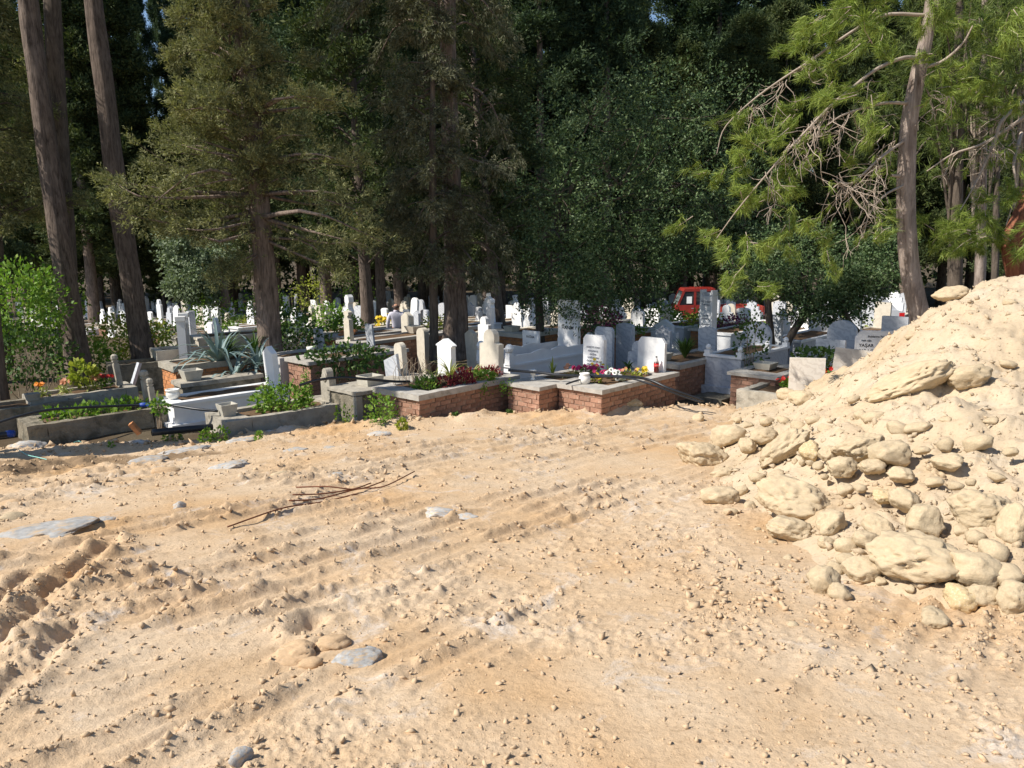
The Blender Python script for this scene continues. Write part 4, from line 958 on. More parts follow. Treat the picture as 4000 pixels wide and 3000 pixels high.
def spray(n, cx, cy, cz, sx, sy, sz, L, W, up=.5):
    P = rng.normal(size=(n, 3)) * [sx, sy, sz] + [cx, cy, cz]
    return leaves(P, rng.normal(size=(n, 3)) + [0, 0, up], L * rng.uniform(.6, 1.2, n), W * rng.uniform(.7, 1.2, n))
def spread_on(root, x0, x1, y0, y1, z, n):
    return [gl(root, rng.uniform(x0, x1), rng.uniform(y0, y1), z) for _ in range(n)]

# long kerb: many low leafy plants with big rounded leaves
for q, (x, y) in enumerate([(.45, .45), (.75, .35), (1.0, .55), (1.25, .35), (1.5, .55), (1.75, .4)]):
    plant('leafy_plant', 'low leafy green plant growing in the long lichened kerb', gl(gK1, x, y, hK1 - .06),
          [('leaves', [cloud(90, .2, .2, .16, .10, .036, .5, .05)], 'leaf_green'), ('stems', stems(7, .14, .2), 'stem')], group='plants in the long kerb')
plant('yellow_shrub', 'yellow-green broad-leaved shrub standing among the marigolds', gl(gK0, .95, .45, hK0), [('leaves', [cloud(240, .24, .22, .22, .12, .042, .3, .30)], 'leaf_lime'), ('stems', stems(8, .4, .14, .008), 'stem')])
for q, (x, y, m, lb) in enumerate([(.25, .3, 'petal_orange', 'orange marigold left of the yellow-green shrub'), (.62, .3, 'petal_salmon', 'salmon flower in front of the yellow-green shrub'), (1.1, .3, 'petal_salmon', 'pale orange flower right below the yellow-green shrub'), (1.30, .45, 'petal_red', 'red geranium head right of the yellow-green shrub')]):
    C = rng.normal(size=(9, 3)) * [.05, .05, .02] + [0, 0, .22]
    plant('flower', lb, gl(gK0, x, y, hK0 - .02), [('leaves', [blades(16, .2, .014, .7, 1.1), cloud(40, .12, .12, .08, .07, .025, .5, .08)], 'leaf_pale' if q < 3 else 'leaf_green'), ('stems', stems(4, .2, .05), 'stem'), ('petals', blossom(C, .05), m)], 'flower', 'flowers on the marigold kerb')
# nettle bush with tall spires
ps = [cloud(620, .52, .42, .26, .085, .03, .4, .20)]
sp_ = []
for k in range(9):
    x, y, h_ = rng.uniform(-.5, .55), rng.uniform(-.25, .3), rng.uniform(.4, .72)
    zz = np.linspace(.15, h_, 16); P = np.repeat(np.c_[x + .03 * np.sin(zz * 8), y + 0 * zz, zz], 5, 0); P += rng.normal(size=P.shape) * .012
    ps.append(leaves(P, rng.normal(size=P.shape) * [1, 1, .3], np.repeat(.075 * (1 - (zz / h_) ** 2 * .6), 5), np.repeat(.02 * (1 - (zz / h_) ** 2 * .5), 5)))
    sp_.append(tube_np([(x, y, 0), (x, y, h_)], .004, 4))
plant('nettle_bush', 'bright green nettle bush with tall leafy spires on the concrete kerb', gl(gK2, 1.15, .48, hK2 - .08), [('leaves', ps, 'leaf_green'), ('stems', sp_, 'stem')])
# flowered brick grave
for q, (x, y, m, n, lb) in enumerate([(.55, .45, 'leaf_green', 260, 'small-leaved green creeper at the near end of the flowered brick grave'), (1.75, .22, 'leaf_green', 330, 'green creeper hanging over the long side of the flowered brick grave'),
        (.80, .32, 'leaf_red', 150, 'dark red plant at the near end of the flowered brick grave'), (1.25, .25, 'leaf_red', 300, 'big crimson plant in the middle of the flowered brick grave'), (2.05, .42, 'leaf_red', 240, 'upright crimson plant at the foot of the tall limestone headstone'), (1.6, .6, 'leaf_red', 160, 'crimson plant behind the striped lily')]):
    pp = [cloud(n, .24, .2, .13, .075, .020, .8, .06)]
    if q == 1: pp += [spray(120, -.1, -.33, -.09, .12, .03, .07, .05, .016), spray(90, .35, -.33, -.07, .08, .03, .07, .05, .016)]
    plant('bedding_plant', lb, gl(gA, x, y, hA - .03), [('leaves', pp, m), ('stems', stems(6, .14, .16), 'stem')], group='plants on the flowered brick grave')
for q, (x, y, lb) in enumerate([(.85, .55, 'striped strap-leaved lily in the middle left of the flowered brick grave'), (1.4, .75, 'taller striped strap-leaved lily behind the crimson plant'), (1.75, .55, 'small striped lily before the tall limestone headstone')]):
    plant('lily_clump', lb, gl(gA, x, y, hA - .03), [('leaves', [blades(34, (.42, .55, .34)[q], .016, .8, 1.0)], 'leaf_pale')], group='striped lilies')
plant('dry_twigs', 'bunch of bare dry twigs at the back of the flowered brick grave', gl(gA, .62, .88, hA - .04), [('stems', stems(34, .55, .42, .006, 1, .12), 'twig')])
# middle and right brick graves
plant('iris', 'pale green iris fan on the narrow brick grave', gl(gB, .95, .55, hB - .03), [('leaves', [blades(9, .42, .024, .25, .35)], 'leaf_lime')])
plant('strap_plant', 'small arching strap plant beside the pink flowers', gl(gB, 1.35, .42, hB - .03), [('leaves', [blades(22, .26, .012, 1, 1.1)], 'leaf_pale')])
C = rng.normal(size=(26, 3)) * [.14, .09, .02] + [0, 0, .12]
plant('petunia', 'pink petunias on the narrow brick grave', gl(gB, 1.62, .35, hB - .03), [('leaves', [cloud(90, .2, .14, .08, .06, .022, .5, .04)], 'leaf_green'), ('petals', blossom(C, .055), 'petal_pink')], 'flower')
plant('salmon_flower', 'salmon-coloured flower beside the iris fan', gl(gB, 1.1, .35, hB - .03), [('leaves', [blades(10, .2, .012, .8, 1)], 'leaf_pale'), ('petals', blossom(rng.normal(size=(6, 3)) * .03 + [0, 0, .18], .05), 'petal_salmon')], 'flower')
plant('yellow_flower', 'yellow flowers at the foot of the text headstone', gl(gB, 1.85, .28, hB - .03), [('leaves', [cloud(40, .1, .1, .08, .06, .02, .5, .05)], 'leaf_lime'), ('petals', blossom(rng.normal(size=(8, 3)) * .05 + [0, 0, .14], .04), 'petal_yellow')], 'flower')
for q in range(9):
    x, y, z = .78 + .07 * (q % 3) + rng.uniform(-.03, .03), .36 + .10 * (q // 3) - .1, hC + .06 + .045 * (q % 2) + .04 * (q // 3)
    o = thing('paper_flower', 'white rolled paper flower lying in the bunch on the right brick grave', 'flower', gl(gC, x, y, z), rng.uniform(0, 6), 'white paper flowers')
    o.rotation_euler = (R(60 + 20 * rng.normal()), 0, R(20 * rng.normal()))
    MB().lathe((0, 0, 0), [(.015, -.09), (.036, -.05), (.047, -.01), (.044, .004), (.022, .002), (.018, -.012)], 14).build('roll', MT['petal_white'], o, smooth=True)
    MB().lathe((0, 0, -.004), [(.012, -.004), (.012, .006), (.004, .009)], 8).build('eye', MT['ink'], o)
plant('red_carnation', 'dark pink carnations behind the white paper flowers', gl(gC, .95, .60, hC), [('leaves', [blades(5, .26, .02, .3, .4)], 'leaf_green'), ('petals', blossom(rng.normal(size=(12, 3)) * [.09, .06, .02] + [0, 0, .13], .04), 'petal_pink')], 'flower')
plant('yellow_flower', 'yellow flowers beside the white round pot', gl(gC, .55, .55, hC - .02), [('leaves', [cloud(30, .1, .08, .05, .06, .02, .5, .04)], 'leaf_lime'), ('petals', blossom(rng.normal(size=(7, 3)) * [.04, .04, .02] + [0, 0, .12], .045), 'petal_yellow')], 'flower')
plant('yellow_flower', 'yellow flowers left of the cola bottle', gl(gC, 1.72, .40, hC - .02), [('leaves', [cloud(40, .12, .08, .05, .06, .02, .5, .04)], 'leaf_lime'), ('petals', blossom(rng.normal(size=(10, 3)) * [.06, .05, .02] + [0, 0, .11], .045), 'petal_yellow')], 'flower')
plant('salmon_flower', 'pale salmon and lime bedding flowers in the middle of the right brick grave', gl(gC, 1.3, .42, hC - .03), [('leaves', [cloud(140, .28, .14, .09, .06, .02, .5, .05)], 'leaf_lime'), ('petals', blossom(rng.normal(size=(10, 3)) * [.14, .06, .02] + [0, 0, .14], .04), 'petal_salmon')], 'flower')
plant('iris', 'dark iris clump on the shaded brick grave behind the cola bottle', gl(gD, .95, .5, hD - .04), [('leaves', [blades(130, .52, .018, .35, .55)], 'leaf_dark')])
plant('aloe', 'dark broad-leaved plant at the left of the marble headstone with the bottle', gl(gC, 2.0, .95, hC - .05), [('leaves', [blades(10, .34, .03, .9, 1.0)], 'leaf_dark')])
# agaves and others on the left
plant('agave', 'big blue-grey agave sprawling left of the first cypress trunk', gl(gL1, .95, .15, float(gL1['h']) - .1), [('leaves', [blades(40, 1.15, .05, .5, 1.15), shift(blades(26, .95, .045, .7, 1.3), (.4, -.3, -.3)), shift(blades(22, .9, .045, .6, 1.2), (.75, .1, -.1))], 'leaf_agave')])
plant('yucca', 'dark green sword-leaved clump behind the blue-grey agave', gl(gL1, 1.35, .8, float(gL1['h']) - .05), [('leaves', [blades(95, .62, .022, .4, 1.0), shift(blades(70, .6, .022, .4, 1.0), (.5, .3, 0))], 'leaf_dark')])
for px, py, d, rx, rz, n, m, lb in [
    (70, 1190, 17.0, 1.05, 1.0, 2200, 'leaf_green', 'tall bright green bush filling the left edge behind the marigolds'),
    (215, 1190, 19.0, .7, .9, 1100, 'leaf_green', 'sunlit green bush just left of the leaning trunk'),
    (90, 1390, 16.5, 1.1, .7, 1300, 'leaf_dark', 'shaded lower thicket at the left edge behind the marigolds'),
    (330, 1395, 18.8, .8, .55, 800, 'leaf_green', 'green thicket between the two leaning trunks'),
    (455, 1330, 20.5, .75, .8, 800, 'leaf_lime', 'yellowish rose bush right behind the second leaning trunk'),
    (580, 1360, 20.0, .75, .75, 800, 'leaf_lime', 'yellowish shrub left of the white pillared headstone'),
    (830, 1215, 26.0, 1.0, .7, 800, 'leaf_green', 'feathery green shrub behind the white rounded headstone'),
    (1040, 1200, 27.0, .9, .8, 700, 'leaf_green', 'leafy bush behind the first cypress trunk on its left'),
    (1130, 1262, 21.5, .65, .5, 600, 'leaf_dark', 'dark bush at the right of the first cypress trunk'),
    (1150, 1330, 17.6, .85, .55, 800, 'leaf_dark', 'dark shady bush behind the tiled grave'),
    (1290, 1240, 24.6, .65, .5, 600, 'leaf_green', 'green bush on the cream-capped long brick grave'),
    (1350, 1270, 22.6, .55, .35, 500, 'leaf_green', 'fresh green tangle left of the slim stepped gravestone'),
    (1210, 1150, 34.0, .9, .9, 500, 'leaf_lime', 'pale sunlit sapling far back among the thin trunks'),
    (1390, 1140, 36.0, .9, 1.2, 600, 'leaf_green', 'pale olive-like sapling left of the brown trunk by the person'),
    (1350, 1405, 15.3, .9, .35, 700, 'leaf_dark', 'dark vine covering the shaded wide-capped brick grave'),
    (1700, 1270, 22.3, .4, .35, 350, 'leaf_lime', 'yellow-green plant in the sun right of the person'),
    (2350, 1245, 21.0, .6, .35, 500, 'leaf_purple', 'purple-leaved shrub on the brick grave behind the text headstone'),
    (2590, 1240, 23.0, .7, .45, 600, 'leaf_dark', 'dark shrub with dry branches left of the red truck'),
    (2740, 1250, 20.4, .6, .28, 400, 'leaf_lime', 'lime green plants on the framed box grave'),
    (2870, 1265, 19.6, .5, .25, 350, 'leaf_purple', 'purple plants on the brick grave right of the sign pillar'),
    (2935, 1345, 15.2, .35, .8, 450, 'leaf_dark', 'slim dark sapling over the shaded marble grave'),
    (3200, 1400, 14.4, .55, .22, 350, 'leaf_dark', 'low dark greenery behind the two bare marble slabs'),
    (620, 1590, 12.6, .15, .14, 120, 'leaf_green', 'small green weeds between the long kerb and the white grave'),
    (2455, 1290, 18.9, .5, .18, 260, 'leaf_green', 'fresh green tufts between the grey arched and white arched headstones')]:
    p = at(px, py, d); zg = float(z_cem(p[0], p[1])); zc = max(p[2], zg + rz * .6)
    big = rx > .5; Lf = .10 if big else .075
    plant('bush', lb, (p[0], p[1], zg), [('foliage', [shift(cloud(n, rx, rx * .8, rz, Lf, Lf * .38, .3, 0, .25), (0, 0, zc - zg))], m), ('stems', stems(8, zc - zg + rz * .5, rx * .5, .012), 'twig')], 'bush')
plant('white_rose', 'bush of white blossoms behind the first cypress trunk, right side', at(1145, 1300, 20.5), [('foliage', [cloud(220, .4, .35, .4, .09, .035, .3)], 'leaf_dark'), ('petals', blossom(rng.normal(size=(34, 3)) * [.22, .2, .22], .09), 'petal_white')], 'bush')
plant('yellow_bouquet', 'bright yellow flowers on the brick grave left of the person', np.array(gl(gP3, 2.6, .35, float(gP3['h']))) + [0, 0, .05], [('petals', blossom(rng.normal(size=(26, 3)) * [.14, .1, .08] + [0, 0, .1], .08), 'petal_yellow'), ('leaves', [cloud(60, .3, .2, .1, .1, .03)], 'leaf_lime')], 'flower')
plant('yellow_bouquet', 'yellow flowers on the low cream marble grave by the first cypress trunk', np.array(gl(gL4, 2.3, .4, float(gL4['h']))), [('petals', blossom(rng.normal(size=(26, 3)) * [.2, .1, .04] + [0, 0, .08], .07), 'petal_yellow'), ('leaves', [cloud(60, .3, .2, .1, .1, .03)], 'leaf_lime')], 'flower')
for q, (px, py, d, lb) in enumerate([(3100, 1492, 13.0, 'red geraniums left of the bare upright marble slab'), (3222, 1465, 13.2, 'red geraniums right of the bare upright marble slab')]):
    plant('geranium', lb, at(px, py + 12, d), [('leaves', [cloud(120, .2, .2, .1, .08, .035)], 'leaf_green'), ('petals', blossom(rng.normal(size=(22, 3)) * [.09, .09, .04] + [-.05, 0, .09], .045), 'petal_red')], 'flower')
for q, (px, py, n, h_) in enumerate([(800, 1690, 110, .20), (860, 1700, 90, .22), (650, 1700, 60, .12), (690, 1690, 60, .16), (1345, 1600, 90, .36), (1480, 1600, 260, .5), (1500, 1520, 160, .45), (430, 1690, 30, .1), (1010, 1690, 60, .12), (1570, 1640, 150, .16), (1780, 1590, 160, .14), (1990, 1570, 90, .12), (600, 1480, 220, .45)]):
    p = at(px, py, (11.6, 11.7, 12.0, 12.0, 12.4, 12.1, 12.3, 11.5, 11.5, 11.75, 12.5, 12.9, 15.0)[q]); zg = max(float(z_pad(p[0], p[1])), float(z_cem(p[0], p[1])))
    lb = ('leafy weed at the near corner of the nettle-covered kerb', 'leafy weed against the end of the nettle-covered kerb', 'weed before the white marble grave', 'weed beside the black pipe end', 'climbing weed at the joint of nettle kerb and concrete block grave',
          'tall weedy vine at the left end of the flowered brick grave', 'upper strand of weedy vine beside the chipped cap', 'tiny weed at the foot of the long kerb', 'low weed between concrete chunks below the nettle bush', 'yellowish moss tuft at the corner of the flowered brick grave',
          'dark moss on the bricks of the flowered grave', 'moss at the right end of the flowered brick grave', 'tall grassy weeds right of the concrete posts')[q]
    lf = [blades(60, .6, .012, .9, .9)] if q == 12 else [cloud(n, h_ * .5, h_ * .5, h_ * .6, .06, .022, .4, h_ * .5)]
    plant('weed', lb, (p[0], p[1], zg), [('leaves', lf, 'leaf_lime' if q == 9 else 'leaf_dark' if q in (10, 11) else 'leaf_green'), ('stems', stems(5, h_, h_ * .4, .003), 'stem')], 'weed', 'weeds along the dirt edge')

# ------------------------------------------------------------------ pots, vases, bottle
MT['pot_white'] = plain('glazed_white_pot', (.78, .75, .68), .35, .08, 9, .15, 40, .002, spec=.5, stain=((.5, .45, .36), 12, .66))
MT['pot_grey'] = plain('cement_pot', (.44, .41, .34), .9, .15, 9, .5, 40, .006)
MT['bottle'] = plain('cola_bottle', (.10, .010, .008), .12, .1, 5, 0, spec=.6)
MT['bottle_clear'] = plain('clear_plastic', (.55, .50, .48), .12, .05, 5, 0, spec=.6)
MT['label_red'] = plain('red_label', (.70, .03, .03), .35, .05, 5, 0)
MT['cap_black'] = plain('dark_cap', (.03, .03, .03), .5, .1, 5, 0)
def vase(name, label, loc, prof, mat, n=18):
    o = MB().lathe((0, 0, 0), prof, n).build(name, MT[mat], None, smooth=True, loc=loc); return tag(o, label, 'pot')
vase('round_pot', 'white round-bellied pot on the corner of the right brick grave', gl(gC, .30, .62, hC), [(.07, 0), (.085, .01), (.105, .06), (.10, .12), (.075, .15), (.088, .165), (.09, .185), (.07, .185), (.062, .15), (.05, .05)], 'pot_white')
vase('footed_vase', 'small white footed vase on the narrow brick grave', gl(gB, .48, .6, hB), [(.045, 0), (.05, .01), (.028, .03), (.026, .07), (.05, .10), (.065, .15), (.068, .185), (.055, .185), (.04, .11)], 'pot_white')
vase('round_pot', 'white round pot with a dark mouth on the white marble grave', gl(gW, .16, .40, hW), [(.07, 0), (.08, .01), (.12, .06), (.115, .12), (.10, .145), (.125, .16), (.12, .18), (.095, .175), (.07, .07)], 'pot_white')
vase('footed_vase', 'white goblet vase on the wide grey cap behind the hollow planter', gl(gA3, .5, .75, float(gA3['h'])), [(.05, 0), (.055, .015), (.03, .04), (.035, .08), (.08, .13), (.085, .19), (.07, .19), (.05, .1)], 'pot_white')
def square_pot(label, root, x, y, z, a, b, h_, mat='pot_grey', name='square_pot'):
    o = MB().frustum((0, 0, 0), a, b, h_, .02).build(name, MT[mat], None, bevel=.006, loc=gl(root, x, y, z), rot=(0, 0, root.rotation_euler.z)); return tag(o, label, 'pot')
square_pot('square tapered concrete pot on the end of the nettle-covered kerb', gK2, .20, .50, hK2, .10, .14, .20)
square_pot('hollow square concrete planter on the dark block grave', gQ, .62, .48, hQ, .16, .18, .17)
square_pot('grey clay trough planter with dry stems, in front of the agave', gL5, .3, .3, float(gL5['h']), .13, .18, .20)
square_pot('grey planter bowl with leaves on the shaded brick grave behind the bottle', gD, .35, .62, hD, .10, .15, .15)
square_pot('small stone planter on the low brick grave behind the bare marble slab', gN, .75, .6, hN, .14, .18, .12)
bt = thing('cola_bottle', 'plastic cola bottle with a red label against the marble headstone', 'bottle', gl(gC, 1.99, .30, hC), R(40))
MB().lathe((0, 0, 0), [(.038, 0), (.047, .012), (.049, .06), (.045, .085), (.048, .11), (.049, .17), (.044, .195)], 18).build('body', MT['bottle'], bt, smooth=True)
MB().lathe((0, 0, 0), [(.044, .196), (.036, .225), (.02, .26), (.016, .285)], 18).build('neck', MT['bottle_clear'], bt, smooth=True)
MB().lathe((0, 0, 0), [(.019, .286), (.019, .305), (.014, .307)], 12).build('cap', MT['cap_black'], bt)
lb_ = MB().lathe((0, 0, 0), [(.0495, .112), (.0505, .113), (.0505, .172), (.0495, .173)], 18).build('label', MT['label_red'], bt, smooth=True)
o = link('lettering', text_mesh('Coca-Cola', .026, 'petal_white', .001, .3), lb_); o.matrix_local = Matrix.Rotation(R(-30), 4, 'Z') @ Matrix(((1, 0, 0, 0), (0, 0, -1, -.0515), (0, 1, 0, .133), (0, 0, 0, 1)))

# ------------------------------------------------------------------ hoses, rods, cords
MT['hose'] = plain('black_hose', (.022, .024, .028), .4, .15, 6, .1, spec=.4)
MT['coupler'] = plain('blue_coupler', (.02, .06, .30), .4, .1, 6, .1)
MT['rust'] = plain('rusty_iron', (.16, .06, .03), .85, .3, 30, .6, 80, .003)
MT['cord'] = plain('turquoise_cord', (.25, .55, .48), .6, .1, 6, 0)
def hose(name, label, P, r_, mat, cat='hose', n=60):
    o = thing(name, label, cat, P[0]); L = smooth_line(np.array(P) - np.array(P[0]), n)
    MB().tube(L, r_, 8).build('tube', MT[mat], o, smooth=True); return o
P1 = [at(*q) for q in [(-120, 1690, 11.2), (60, 1630, 11.6), (200, 1600, 12.0), (400, 1588, 12.6), (560, 1582, 13.0), (650, 1581, 12.8), (760, 1597, 12.6), (850, 1606, 12.55)]]
h1 = hose('water_hose', 'thin black hose running over the long kerb, with blue couplers', P1, .022, 'hose')
for px in ((560, 1582, 13.0), (590, 1581, 12.97)):
    p = at(*px) - np.array(P1[0]); MB().tube([p - [.07, 0, 0], p - [.03, 0, 0], p + [.03, 0, 0], p + [.07, .0, 0]], [.028, .042, .042, .028], 10).build('coupler', MT['coupler'], h1, smooth=True)
P2 = [at(*q) for q in [(1170, 1505, 12.5), (1240, 1485, 12.5), (1330, 1475, 12.6), (1420, 1480, 12.7), (1540, 1490, 13.0), (1600, 1490, 13.3)]]
hose('water_hose', 'black hose arching from the nettle bush over the concrete block grave', P2, .022, 'hose')
P3 = [at(*q) for q in [(1985, 1446, 13.5), (2100, 1455, 13.45), (2200, 1466, 13.3), (2330, 1469, 13.25), (2440, 1471, 13.2), (2530, 1482, 13.15), (2620, 1520, 12.9), (2750, 1566, 12.9)]]
hose('water_hose', 'black hose draped across the two right brick graves down to the dirt', P3, .024, 'hose')
P4 = [at(*q) for q in [(2212, 1500, 12.9), (2270, 1482, 13.1), (2340, 1472, 13.2), (2460, 1478, 13.1), (2560, 1508, 12.9), (2660, 1546, 12.85), (2740, 1572, 12.8)]]
hose('water_hose', 'second hose beside the first, lying under it across the right brick grave', P4, .016, 'hose')
P5 = [at(*q) for q in [(-60, 1712, 10.9), (0, 1700, 11.0), (40, 1694, 11.05)]]
h5 = hose('pipe_end', 'thick grey pipe with a blue collar at the left frame edge', P5, .045, 'hose', 'pipe', 10)
p = np.array(P5[-1]) - np.array(P5[0]); MB().tube([p - [.06, 0, 0], p, p + [.05, 0, 0]], [.045, .055, .05], 12).build('collar', MT['coupler'], h5, smooth=True)
P6 = [at(*q) for q in [(595, 1690, 11.7), (700, 1680, 12.0), (830, 1668, 12.3)]]
hose('drain_pipe', 'thick black drain pipe lying before the white marble grave', P6, .055, 'hose', 'pipe', 8)
RODS = [[(890, 2070), (1100, 2012), (1250, 1972), (1400, 1938)], [(1130, 1974), (1250, 1955), (1400, 1925), (1500, 1915), (1620, 1865)], [(1145, 1962), (1260, 1948), (1380, 1930), (1450, 1908)], [(1160, 1938), (1280, 1940), (1400, 1932), (1500, 1905)]]
for q, P in enumerate(RODS):
    W_ = [onpad(*a) for a in P]; W_ = [np.array([a[0], a[1], float(z_pad(a[0], a[1]) + pad_detail(np.array([a[0]]), np.array([a[1]]))[0]) + .022 + .012 * q]) for a in W_]
    o = MB().tube(smooth_line(W_, 24), .007, 6).build('iron_rod', MT['rust'], None, smooth=True)
    tag(o, ('longest rusty iron rod, sticking out nearest the camera', 'rusty iron rod reaching farthest to the right', 'rusty iron rod in the middle of the bundle', 'topmost crossing rusty iron rod of the bundle')[q], 'iron rod', 'rusty iron rods on the dirt')
for q, P in enumerate([[(130, 1700), (160, 1720), (185, 1730), (205, 1745)], [(75, 1770), (110, 1790), (150, 1800), (190, 1810)], [(290, 1740), (310, 1735), (330, 1748), (350, 1760)]]):
    W_ = [onsurf(*a) + np.array([0, 0, .05]) for a in P]
    o = MB().tube(smooth_line(W_, 20), .006, 5).build('plastic_cord', MT['cord'], None)
    tag(o, ('turquoise cord hanging at the foot of the long kerb', 'turquoise cord on the dark soil patch', 'short loop of turquoise cord below the long kerb')[q], 'cord', 'turquoise cords')
o = link('brick', brick_mesh(.22, .07, .09, 'brick_lt', 1), None, at(500, 1662, 12.0), (R(20), R(58), R(30))); tag(o, 'orange brick leaning on the side of the long kerb', 'brick')
# ------------------------------------------------------------------ trees
MT['bark_cypress'] = barkmat('cypress_bark', (.055, .042, .034), (.27, .205, .165))
MT['bark_left'] = barkmat('dark_cypress_bark', (.04, .03, .025), (.20, .155, .125))
MT['bark_pine'] = barkmat('pine_bark', (.10, .07, .055), (.40, .325, .275), 6)
MT['bark_red'] = barkmat('red_pine_bark', (.10, .035, .02), (.30, .12, .07), 6)
MT['bark_dark'] = barkmat('dark_bark', (.055, .042, .034), (.17, .135, .105))
MT['cyp_olive'] = leafmat('olive_cypress_foliage', [(.09, .10, .048), (.20, .205, .095), (.38, .365, .17)], .25, .9, .7, .1)
MT['cyp_grey'] = leafmat('greyish_cypress_foliage', [(.06, .065, .038), (.125, .13, .075), (.23, .22, .14)], .22, .9, .7, .1)
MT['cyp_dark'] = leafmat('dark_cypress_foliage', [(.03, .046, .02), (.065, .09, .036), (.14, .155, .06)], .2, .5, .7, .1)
MT['cyp_blue'] = leafmat('blue_green_foliage', [(.026, .044, .024), (.056, .088, .044), (.11, .145, .066)], .2, .5, .7, .1)
MT['oak'] = leafmat('glossy_dark_leaf', [(.034, .066, .026), (.08, .13, .05), (.19, .24, .11)], .2, .9, .5, .2)
MT['silver'] = leafmat('silver_leaf', [(.10, .14, .08), (.20, .25, .15), (.32, .37, .24)], .2, 1.2, .6, .2)
MT['needle'] = leafmat('pine_needles', [(.10, .15, .03), (.21, .28, .05), (.38, .43, .11)], .35, .8, .5, .25)
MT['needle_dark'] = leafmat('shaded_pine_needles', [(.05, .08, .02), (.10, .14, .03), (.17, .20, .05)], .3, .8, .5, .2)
MT['dead'] = plain('bare_pale_twig', (.36, .29, .23), .9, .2, 9, .2)

def trunk_np(P, rad, n=22, seg=70, flute=.10, seed=0):
    L = smooth_line(P, seg); r_ = np.interp(np.linspace(0, 1, seg), np.linspace(0, 1, len(rad)), rad)
    V, F = tube_np(L, r_, n); V = V.reshape(seg, n, 3); c = L[:, None]; d = V - c
    th = np.arange(n) * 2 * PI / n; hh = np.linspace(0, 1, seg)
    U_ = np.repeat(th[None], seg, 0); Hh = np.repeat(hh[:, None], n, 1)
    f = 1 + flute * (np.sin(U_ * 5 + 3 * Hh + seed) * .45 + (n2(np.cos(U_) * 3 + seed + 9, np.sin(U_) * 3 + Hh * 9 + 9, seed) - .5) * 1.4 + (n2(np.cos(U_) * 9 + 20, np.sin(U_) * 9 + Hh * 26 + 9, seed + 1) - .5) * .6)
    f = f + .55 * np.exp(-Hh * seg / 5.0) * (.6 + .4 * np.sin(U_ * 4 + seed))
    return (c + d * f[..., None]).reshape(-1, 3), F
def sprays(P, A, size, m=9, lw=.20, droop=0.0):
    m = m + 2
    """feathery twigs: m small scale leaves fanned along an axis"""
    k = len(P); A = unit(A); S = unit(np.cross(A, rng.normal(size=(k, 3)))); N = np.cross(A, S)
    t = (np.arange(m) + .3) / m; sg = np.where(np.arange(m) % 2, 1.0, -1.0)
    size = np.broadcast_to(size, (k,))
    pos = P[:, None] + A[:, None] * (t[None, :, None] * size[:, None, None]) + rng.normal(size=(k, m, 3)) * (size * .10)[:, None, None]
    D = A[:, None] * .8 + S[:, None] * (sg * (1 - t * .5))[None, :, None] * .8 + N[:, None] * rng.normal(size=(k, m, 1)) * .4 + rng.normal(size=(k, m, 3)) * .2 - np.array([0, 0, droop])
    L = (size[:, None] * (.62 - .25 * t)[None]).ravel()
    return leaves(pos.reshape(-1, 3), D.reshape(-1, 3), L, L * lw, np.repeat(N, m, 0) + rng.normal(size=(k * m, 3)) * .5)
def cypress(z0, H, Rm, nb, nsub, nspr, size, m=8, elev=(.1, .6), tip=-.1, taper=.75, lean=(0, 0), extra=(), full=.35, az0=None, droop=0.0, shape=None, lw=.125):
    """returns (branch parts, spray parts); tree foot at the origin"""
    br = []; B0 = []; B1 = []; BM = []
    for i in range(nb):
        t = (i + rng.random()) / nb; z = z0 + (H - z0) * t
        rr = Rm * (max(.04, 1 - t) ** taper) * rng.uniform(.55, 1.1) * (shape(t) if shape else 1)
        az = i * 2.399 + rng.normal() * .4 if az0 is None else az0[i % len(az0)] + rng.normal() * .5
        e = rng.uniform(*elev); b = np.array([lean[0] * z, lean[1] * z, z]); d = np.array([math.cos(az), math.sin(az), math.tan(e)])
        B0.append(b); B1.append(b + d * rr + [0, 0, tip * rr]); BM.append(b + d * rr * .55 + [0, 0, .06 * rr])
    for b, mm, e in extra: B0.append(np.array(b)); BM.append(np.array(mm)); B1.append(np.array(e))
    B0, BM, B1 = map(np.array, (B0, BM, B1)); nb = len(B0)
    for b, mm, e in zip(B0, BM, B1):
        ln = np.linalg.norm(e - b); br.append(tube_np(smooth_line([b, mm, e], 6), np.linspace(.012 + .014 * ln, .004, 6), 5))
    k = nb * nsub; bi = np.repeat(np.arange(nb), nsub); t = full + (1.02 - full) * rng.random(k) ** .8
    a = t[:, None]; base = (1 - a) ** 2 * B0[bi] + 2 * a * (1 - a) * (2 * BM[bi] - .5 * (B0[bi] + B1[bi])) + a * a * B1[bi]
    bd = unit(B1[bi] - B0[bi]); ln = np.linalg.norm(B1 - B0, axis=1)[bi]
    sd = unit(bd * .7 + rng.normal(size=(k, 3)) * [.8, .8, .5] + [0, 0, .1 - droop]); sl = (.16 + .20 * ln * (1.1 - t)) * rng.uniform(.5, 1.3, k)
    si = np.repeat(np.arange(k), nspr); u = rng.random(len(si)) ** .7
    P = base[si] + sd[si] * (sl[si] * u)[:, None] + rng.normal(size=(len(si), 3)) * size * .38
    A = unit(sd[si] + bd[si] * .4 + rng.normal(size=(len(si), 3)) * .45 + [0, 0, .25 - droop])
    return br, [sprays(P, A, size * rng.uniform(.6, 1.25, len(P)), m, lw, droop)]
